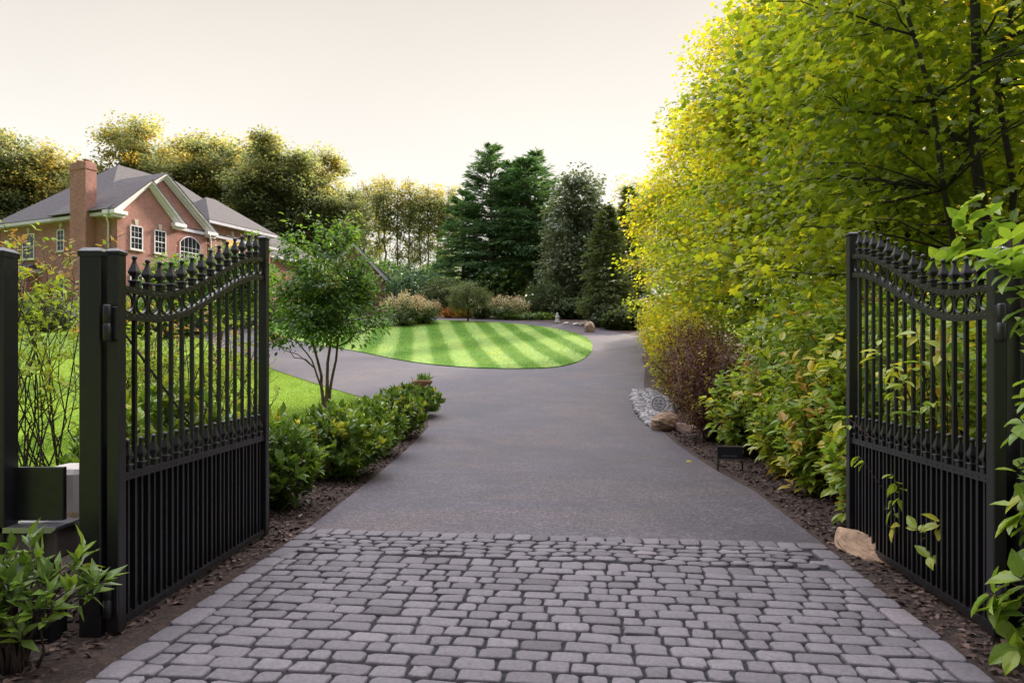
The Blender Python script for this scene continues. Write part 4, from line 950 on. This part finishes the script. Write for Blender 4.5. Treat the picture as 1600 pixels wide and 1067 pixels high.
for a in (('dark bush below the slender trees, above the hydrangea', 655, 60, 3.2, 2.4, 3.8, 'conifer', .6), ('grey-green bush between the hydrangeas and the weeping tree', 700, 57, 2.6, 2, 3.0, 'cypress', .6), ('dark glossy bush directly left of the conifer trunks', 785, 60, 2.6, 2, 4.0, 'laurel', .3), ('low dark bush at the road edge in front of the cypresses', 975, 44.6, 1.5, .9, 1.3, 'cypress', .3), ('low dark bush between the pink boulder and the cypress foot', 948, 46.3, 1.1, .8, 1.1, 'magnolia', .2), ('dark bush on the bank between the statue and the pink boulder', 897, 52.5, 1.9, 1.3, 1.5, 'cypress', .2), ('tall dark bush far behind the magnolia', 905, 70, 4.5, 3, 5.0, 'conifer', .4), ('tall dark bush far behind the cypresses', 985, 66, 4.2, 3, 5.4, 'conifer', .3), ('dark thicket behind the conifer trunks', 830, 72, 5.0, 3, 4.6, 'magnolia', .2), ('bush behind the garage corner', 615, 63, 3.4, 2.4, 4.5, 'myrtle', .4), ('deep green bush under the magnolia', 880, 60, 2.6, 2, 3.4, 'conifer', .2), ('bush at the foot of the slender grove, left part', 590, 72, 4.0, 3, 5.2, 'conifer', .55), ('bush at the foot of the slender grove, right part', 690, 76, 4.2, 3, 5.0, 'myrtle', .5), ('leafy bush half hidden by the crape myrtle crown', 530, 58, 4.0, 3, 4.6, 'myrtle', .6)):
    mound('understorey_bush', a[0], a[1], 0, a[2], a[3], a[4], a[5], 620, a[6], RHOMB, .26, a[7], G_U)
G_F = 'foundation shrubs in front of the brick house'
for a in (('green shrub below the two front windows of the house', 258, 40, 1.7, 2.8, 'myrtle', .55), ('pale flowering shrub at the corner of the house', 225, 41.5, 1.5, 2.6, 'sparse', .3), ('shrub below the arched window of the house', 300, 42, 1.8, 3.2, 'myrtle', .65), ('grey-green shrub beside the chimney foot', 150, 42, 1.6, 2.6, 'magnolia', .7), ('shrub at the left wall of the house', 75, 44, 1.8, 2.4, 'cypress', .8), ('shrub below the lit window of the house', 372, 46, 2.0, 3.4, 'myrtle', .5), ('tall shrub at the right end of the house', 430, 50, 2.4, 4.0, 'hydrangea', .6)):
    mound('foundation_shrub', a[0], a[1], 0, a[2], a[3], a[3], a[4], 460, a[5], RHOMB, .2, a[6], G_F, 'shrub')
# conifers
CN = [M['conifer'], M['bark_pale']]
G_C = 'tall conifers behind the island lawn'
for (x, y, H, R, z0, lab) in ((-1.9, 63.5, 14.7, 5.0, .06, 'tallest conifer, with the pointed top at the left of the group'), (1.15, 62, 13.2, 4.3, .27, 'conifer with a bare pale trunk in the middle of the group'), (2.15, 64.5, 14.2, 4.2, .3, 'conifer with a forked pointed top at the right of the group'), (-.2, 67, 13.9, 4.3, .15, 'conifer standing behind, between the two pointed tops'), (-4.6, 66, 11.0, 3.6, .05, 'shorter conifer on the left flank of the group')):
    conifer('conifer_tree', lab, 'tree', (x, y, Tf(y)), H, R, CN, z0, .34, 10, 62, .58, G_C, .62, .58, .2, .3, None, None, .62)
conifer('cypress_tree', 'dense dark cypress at the far bend, left of the maples', 'tree', (6.4, 47.5, Tf(47.5)), 7.9, 2.1, [M['cypress'], M['bark_pale']], .03, .2, 10, 46, .42, 'cypresses at the far bend', .5, .6, .12, .35)
conifer('cypress_tree', 'narrower cypress standing behind the dense dark one', 'tree', (8.4, 50.5, Tf(50.5)), 9.6, 2.0, [M['cypress'], M['bark_pale']], .03, .22, 9, 44, .42, 'cypresses at the far bend', .5, .6, .12, .35)
tree('magnolia_tree', 'large grey-green magnolia right of the tall conifers', 'tree', (5.2, 57, Tf(57)), [([(0, 0, -.2), (.1, 0, 4), (0, 0, 8.5), (.2, 0, 11)], .2, .04)], [(0, 0, 7.0, 2.5, 2.6, 4.2), (.5, 0, 9.5, 1.8, 1.8, 2.2), (-.7, 0, 4.2, 2.2, 2.3, 2.4), (.3, 0, 3, 2.2, 2, 1.6), (1.6, 0, 6, 1.4, 1.6, 2.4)], 420, 50, .4, RHOMB, .3, [M['magnolia'], M['bark']], (.5, .18), None, None, .7, .03, .2, 2.4)
tree('airy_tree', 'thin-crowned tree between the magnolia and the yellow maple', 'tree', (10.6, 60, Tf(60)), [([(0, 0, -.2), (.1, 0, 5), (0, 0, 11)], .15, .03)], [(0, 0, 8.4, 2.2, 2.2, 3.4), (-.3, 0, 5, 2.2, 2.2, 3.0)], 170, 34, .4, RHOMB, .24, [M['autumn'], M['bark']], (.45, .14), None, None, .7, .03, .2, 2.2)
# the wood behind the house: a few kinds built once, then copied tree by tree
def wood(name, lab, cat, x, y, H, W, ncl, tint, group, trunk=.28, low=.25):
    return tree(name, lab, cat, (x, y, Tf(y)), [([(0, 0, -.3), (.1, 0, H * .35), (-.1, .1, H * .7), (.1, 0, H * .95)], trunk, .05), ([(.05, 0, H * .3), (.9, .3, H * .55), (W * .5, .3, H * .8)], trunk * .6, .04), ([(0, 0, H * .35), (-.8, -.2, H * .55), (-W * .45, 0, H * .78)], trunk * .6, .04)],
                [(0, 0, H * .74, W * .6, W * .6, H * .24), (-W * .4, 0, H * .6, W * .55, W * .55, H * .19), (W * .42, 0, H * .57, W * .55, W * .55, H * .19), (0, 0, H * (low + .16), W * .75, W * .7, H * .2)] + [(W * RNG.uniform(-.55, .55), W * RNG.uniform(-.4, .4), H * RNG.uniform(.78, .97), W * RNG.uniform(.1, .2), W * .16, H * RNG.uniform(.03, .06)) for _ in range(6)] + [(W * RNG.uniform(-.85, .85), W * RNG.uniform(-.4, .4), H * RNG.uniform(.5, .75), W * .16, W * .16, H * .05) for _ in range(5)], int(ncl * 1.1), 92, .68, RHOMB, .36, [M['autumn'], M['bark']], tint, group, lambda P: (P[:, 2] / H - .62) * .3 + RNG.normal(0, .08, len(P)), .6, .05, .2, 2.2)
G_W = 'tall trees of the wood behind the brick house'
pa = wood('woodland_tree', 'tallest tree behind the house, open brown-gold crown right of the chimney', 'tree', -44.0, 82, 22.5, 6.6, 330, (.36, .17), G_W)
pb = wood('woodland_tree', 'golden tree directly behind the house gables', 'tree', -39.5, 86, 19.5, 5.6, 330, (.5, .15), G_W)
pc = wood('woodland_tree', 'full dark green tree right of the house roof', 'tree', -26.5, 80, 20.0, 6.4, 430, (.26, .12), G_W, .3, .15)
pd = wood('woodland_tree', 'olive tree between the golden one and the dark green one', 'tree', -34.5, 84, 20.2, 5.6, 340, (.33, .16), G_W)
for (src, px, d, top, s, rz, lab) in ((pd, 18, 80, 215, 1, 1.0, 'leftmost tree behind the house, its crown cut by the picture edge'), (pb, 82, 84, 232, .95, 2.2, 'golden tree between the leftmost tree and the chimney'), (pc, 145, 90, 262, .9, .6, 'green tree hidden behind the chimney top'), (pc, 400, 88, 235, 1, 2.9, 'dark tree behind the low end of the house roof'), (pa, 492, 84, 245, .9, 4.2, 'brown-tinged tree on the right shoulder of the wood'), (pc, 535, 80, 296, .85, 5.0, 'rounded dark tree above the front crape myrtle'), (pb, 330, 92, 212, 1, 1.6, 'yellow-topped tree above the right gable slope'), (pd, 255, 93, 235, 1, 5.6, 'olive tree filling in behind the twin gables'), (pc, -45, 78, 250, 1, 3.0, 'dark tree beyond the left edge of the house'), (pc, 60, 95, 285, .9, 4.4, 'dark low-crowned tree far behind the left roof')):
    c = copy_tree(src); z = EYE + (HY - top) * d / F; H = z - Tf(d); h0 = {pa.name: 22.5, pb.name: 19.5, pc.name: 20.0, pd.name: 20.2}[src.name]
    k = H / h0 * 1.04; c.scale = (k * 1.05, k * 1.05, k); c.location = ((px - CX) / F * d, d, Tf(d)); c.rotation_euler = (0, 0, rz); c['label'] = lab
G_P = 'slender grove trees right of the house'
def slender(lab, x, y, H, tint):
    return tree('slender_tree', lab, 'tree', (x, y, Tf(y)), [([(0, 0, -.2), (.1, 0, H * .4), (-.1, .05, H * .75), (.05, 0, H * .97)], .14, .03)], [(0, 0, H * .82, 1.5, 1.5, H * .18), (.1, 0, H * .62, 1.15, 1.15, H * .15), (-.4, 0, H * .42, .9, .9, H * .12), (.3, 0, H * .25, .8, .8, H * .1)], 120, 34, .42, RHOMB, .27, [M['autumn'], M['bark_pale']], tint, G_P, lambda P: np.clip((P[:, 2] / H - .8) * 1.6, 0, .4), .7, .025, .2, 2.0)
s1 = slender('leftmost slender pale-trunked tree of the grove', -18.2, 86, 15.5, (.3, .12)); s2 = slender('slender grove tree with a golden top, second from the left', -16.6, 88, 16.3, (.4, .14))
ords = ['third slender grove tree from the left', 'fourth slender grove tree from the left', 'fifth slender grove tree from the left', 'sixth slender grove tree from the left', 'seventh slender grove tree from the left', 'eighth slender grove tree from the left', 'ninth slender grove tree from the left', 'tenth slender grove tree, rightmost, touching the conifers']
for k, (px, top) in enumerate(((600, 272), (621, 290), (640, 278), (656, 300), (669, 282), (684, 293), (700, 286), (716, 312))):
    d = 84 + (k * 37 % 9); c = copy_tree((s1, s2)[k % 2]); H = EYE + (HY - top) * d / F - Tf(d); q = H / (15.5, 16.3)[k % 2]
    c.scale = (q, q, q); c.location = ((px - CX) / F * d, d, Tf(d)); c.rotation_euler = (0, 0, k * 1.9); c['label'] = ords[k]

# ------------------------------------------------------------------ things nobody could count
def blades(name, n, samp, keep, h, tintf, off):
    P = samp(n); P = P[keep(P)]; n = len(P)
    pos = np.stack([P[:, 0], P[:, 1], T(P[:, 1]) + off], 1); D = RNG.normal(0, .45, (n, 3)) + [0, 0, 1.0]
    s = h * RNG.uniform(.6, 1.3, n) * (1 + np.clip(P[:, 1] - 15, 0, 40) * .004)
    o = link(name, leaves_mesh(name, BLADE, pos, D, rnd_unit(n) + [0, -.6, 0], s, tintf(P), M['blade'])); tag(o, kind='stuff'); return o
def samp_lawn(n):
    y = RNG.uniform(5, 34, n); return np.stack([-RNG.uniform(.1, .78, n) * y, y], 1)
BEDL = [(-4.0, 2.0), (-1.8, 5), (-1.8, 17.2), (-2.6, 18.0), (-3.1, 17.6), (-3.0, 12), (-3.2, 8), (-3.5, 6.6), (-4.0, 5.2)]
blades('lawn_grass', 150000, samp_lawn, lambda P: ~in_poly(P, ROAD) & ~in_poly(P, BEDL) & ~in_poly(P, ISL) & ~((P[:, 0] > -2.6) & (P[:, 1] < 18.2)), .075, lambda P: np.clip(.5 + .18 * np.sin(P[:, 0] * 1.3) * np.sin(P[:, 1] * .9) + RNG.normal(0, .14, len(P)), 0, 1), 0)
ia = np.array(ISL)
def samp_isl(n): return np.stack([RNG.uniform(ia[:, 0].min(), ia[:, 0].max(), n), RNG.uniform(ia[:, 1].min(), ia[:, 1].max(), n)], 1)
blades('island_grass', 150000, samp_isl, lambda P: in_poly(P, ISL) & (P[:, 0] > -14), .06, lambda P: np.clip(.12 + .76 * stripe_fac(P[:, 0], P[:, 1]) + RNG.normal(0, .12, len(P)), 0, 1), .05)
# bark chips
def chips(name, n, poly, off, big):
    ia = np.array(poly); P = np.stack([RNG.uniform(ia[:, 0].min(), ia[:, 0].max(), n * 3), RNG.uniform(ia[:, 1].min(), ia[:, 1].max(), n * 3)], 1); P = P[in_poly(P, poly)][:n]; n = len(P)
    pos = np.stack([P[:, 0], P[:, 1], T(P[:, 1]) + off + RNG.uniform(0, .02, n)], 1); D = RNG.normal(0, 1, (n, 3)) * [1, 1, .25]
    o = link(name, leaves_mesh(name, RHOMB, pos, D, RNG.normal(0, .4, (n, 3)) + [0, 0, 1], big * RNG.uniform(.4, 1.3, n), RNG.beta(1.6, 2.6, n), M['chips'])); tag(o, kind='stuff')
chips('bark_chips', 11000, [(-3.4, 2.5), ap(-HW - .02, -3.6), ap(-HW - .02, -.1), (-1.84, 8.5), (-1.84, 15), (-3.0, 17), (-3.2, 7)], .01, .05)
chips('bark_chips', 16000, [ap(HW, -5), (4.5, 2), (5, 12), (4.2, 16), (3.3, 15.6), (3.08, 12.7), (2.93, 9.84), (2.9, 8.17), ap(HW + .03, -.05)], .01, .05)
# river gravel bed
GP = [hit(*p) for p in ((990, 612), (987, 620), (989, 630), (997, 649), (1013, 666), (1022, 673), (1046, 668), (1052, 640), (1040, 622), (1015, 610))]
n = 1500; ia = np.array(GP); P = np.stack([RNG.uniform(ia[:, 0].min(), ia[:, 0].max(), 9000), RNG.uniform(ia[:, 1].min(), ia[:, 1].max(), 9000)], 1); P = P[in_poly(P, GP)][:n]; n = len(P)
th = np.linspace(0, PI, 5); sv = [(0, 0, 1)] + [(math.sin(t) * math.cos(p), math.sin(t) * math.sin(p), math.cos(t)) for t in th[1:-1] for p in np.arange(6) * PI / 3] + [(0, 0, -1)]
sf = [(0, 1 + i, 1 + (i + 1) % 6) for i in range(6)] + [(1 + r * 6 + i, 7 + r * 6 + i, 7 + r * 6 + (i + 1) % 6, 1 + r * 6 + (i + 1) % 6) for r in range(2) for i in range(6)] + [(19, 13 + (i + 1) % 6, 13 + i) for i in range(6)]
ST_ = tpl(np.array(sv) * [.5, .36, .28], sf); pos = np.stack([P[:, 0], P[:, 1], T(P[:, 1]) + .04], 1)
Vv, L, S, k = scatter(ST_, pos, frames(RNG.normal(0, 1, (n, 3)) * [1, 1, .2], RNG.normal(0, .3, (n, 3)) + [0, 0, 1]), RNG.uniform(.09, .24, n))
tag(link('gravel', mesh_np('gravel', Vv, L, S, M['pebble'], np.repeat(np.clip(RNG.normal(.6, .25, n), 0, 1), k), True)), kind='stuff')
# one fallen leaf on the driveway
lx, ly = hit(1073, 724)
o = link('fallen_leaf', leaves_mesh('fallen_leaf', MAPLE, np.array([[0, 0, .01], [.06, .02, .012]]), np.array([[1.0, .4, .1], [-.5, 1, .1]]), np.array([[0, 0, 1.0], [.1, 0, 1]]), np.array([.1, .08]), np.array([.85, .75]), M['maple'])); o.location = (lx, ly, Tf(ly) + .015); tag(o, 'yellow fallen leaf lying alone on the dark driveway', 'leaf')

# ------------------------------------------------------------------ sky, sun, camera
SUN_EL, SUN_AZ = math.radians(25), math.radians(36)           # azimuth from +Y towards +X
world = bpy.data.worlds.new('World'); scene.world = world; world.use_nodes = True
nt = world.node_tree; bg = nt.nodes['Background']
sky = nt.nodes.new('ShaderNodeTexSky'); sky.sky_type = 'NISHITA'; sky.sun_disc = False; sky.sun_elevation = SUN_EL; sky.sun_rotation = SUN_AZ; sky.dust_density = 4.0
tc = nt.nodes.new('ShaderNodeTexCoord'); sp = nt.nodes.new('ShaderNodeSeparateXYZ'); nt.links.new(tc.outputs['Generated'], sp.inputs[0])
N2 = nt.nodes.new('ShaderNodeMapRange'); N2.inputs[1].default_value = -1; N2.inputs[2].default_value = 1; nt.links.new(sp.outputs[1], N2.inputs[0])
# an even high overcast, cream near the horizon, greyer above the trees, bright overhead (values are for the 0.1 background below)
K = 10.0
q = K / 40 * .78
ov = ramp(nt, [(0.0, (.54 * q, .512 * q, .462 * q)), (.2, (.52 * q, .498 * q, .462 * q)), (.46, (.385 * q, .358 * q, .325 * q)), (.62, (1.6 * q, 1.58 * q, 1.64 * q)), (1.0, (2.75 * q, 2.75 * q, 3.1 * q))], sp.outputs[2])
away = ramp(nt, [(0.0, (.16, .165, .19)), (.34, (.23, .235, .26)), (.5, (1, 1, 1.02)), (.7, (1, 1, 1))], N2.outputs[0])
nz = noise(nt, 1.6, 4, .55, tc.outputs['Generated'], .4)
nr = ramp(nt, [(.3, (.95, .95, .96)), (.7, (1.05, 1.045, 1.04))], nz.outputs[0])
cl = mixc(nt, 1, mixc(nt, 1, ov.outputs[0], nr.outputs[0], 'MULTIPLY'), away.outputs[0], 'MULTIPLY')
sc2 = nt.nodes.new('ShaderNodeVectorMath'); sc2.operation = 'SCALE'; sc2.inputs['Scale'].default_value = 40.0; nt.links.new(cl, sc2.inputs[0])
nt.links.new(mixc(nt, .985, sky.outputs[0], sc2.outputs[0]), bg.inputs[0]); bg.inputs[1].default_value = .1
sl = bpy.data.lights.new('sun', 'SUN'); sl.energy = 3.4; sl.angle = math.radians(5); sl.color = (1, .88, .68)
so = bpy.data.objects.new('sun', sl); COL.objects.link(so)
dv = Vector((math.sin(SUN_AZ) * math.cos(SUN_EL), math.cos(SUN_AZ) * math.cos(SUN_EL), math.sin(SUN_EL)))
so.rotation_euler = dv.to_track_quat('Z', 'Y').to_euler(); so.location = dv * 50
cam = bpy.data.cameras.new('camera'); co = bpy.data.objects.new('camera', cam); COL.objects.link(co); scene.camera = co
co.location = (0, 0, EYE); co.rotation_euler = (PI / 2, 0, 0); cam.sensor_width = 36; cam.lens = F / 1600 * 36; cam.shift_y = (HY - 533.5) / 1600; cam.clip_end = 1200; cam.clip_start = .05
scene.render.engine = 'CYCLES'; scene.cycles.use_denoising = True; scene.cycles.denoiser = 'OPENIMAGEDENOISE'
scene.cycles.max_bounces = 8; scene.cycles.diffuse_bounces = 4; scene.cycles.transmission_bounces = 4
vs_ = scene.view_settings; vs_.view_transform = 'Standard'; vs_.look = 'None'; vs_.exposure = 1.45; vs_.gamma = 1; vs_.use_curve_mapping = False
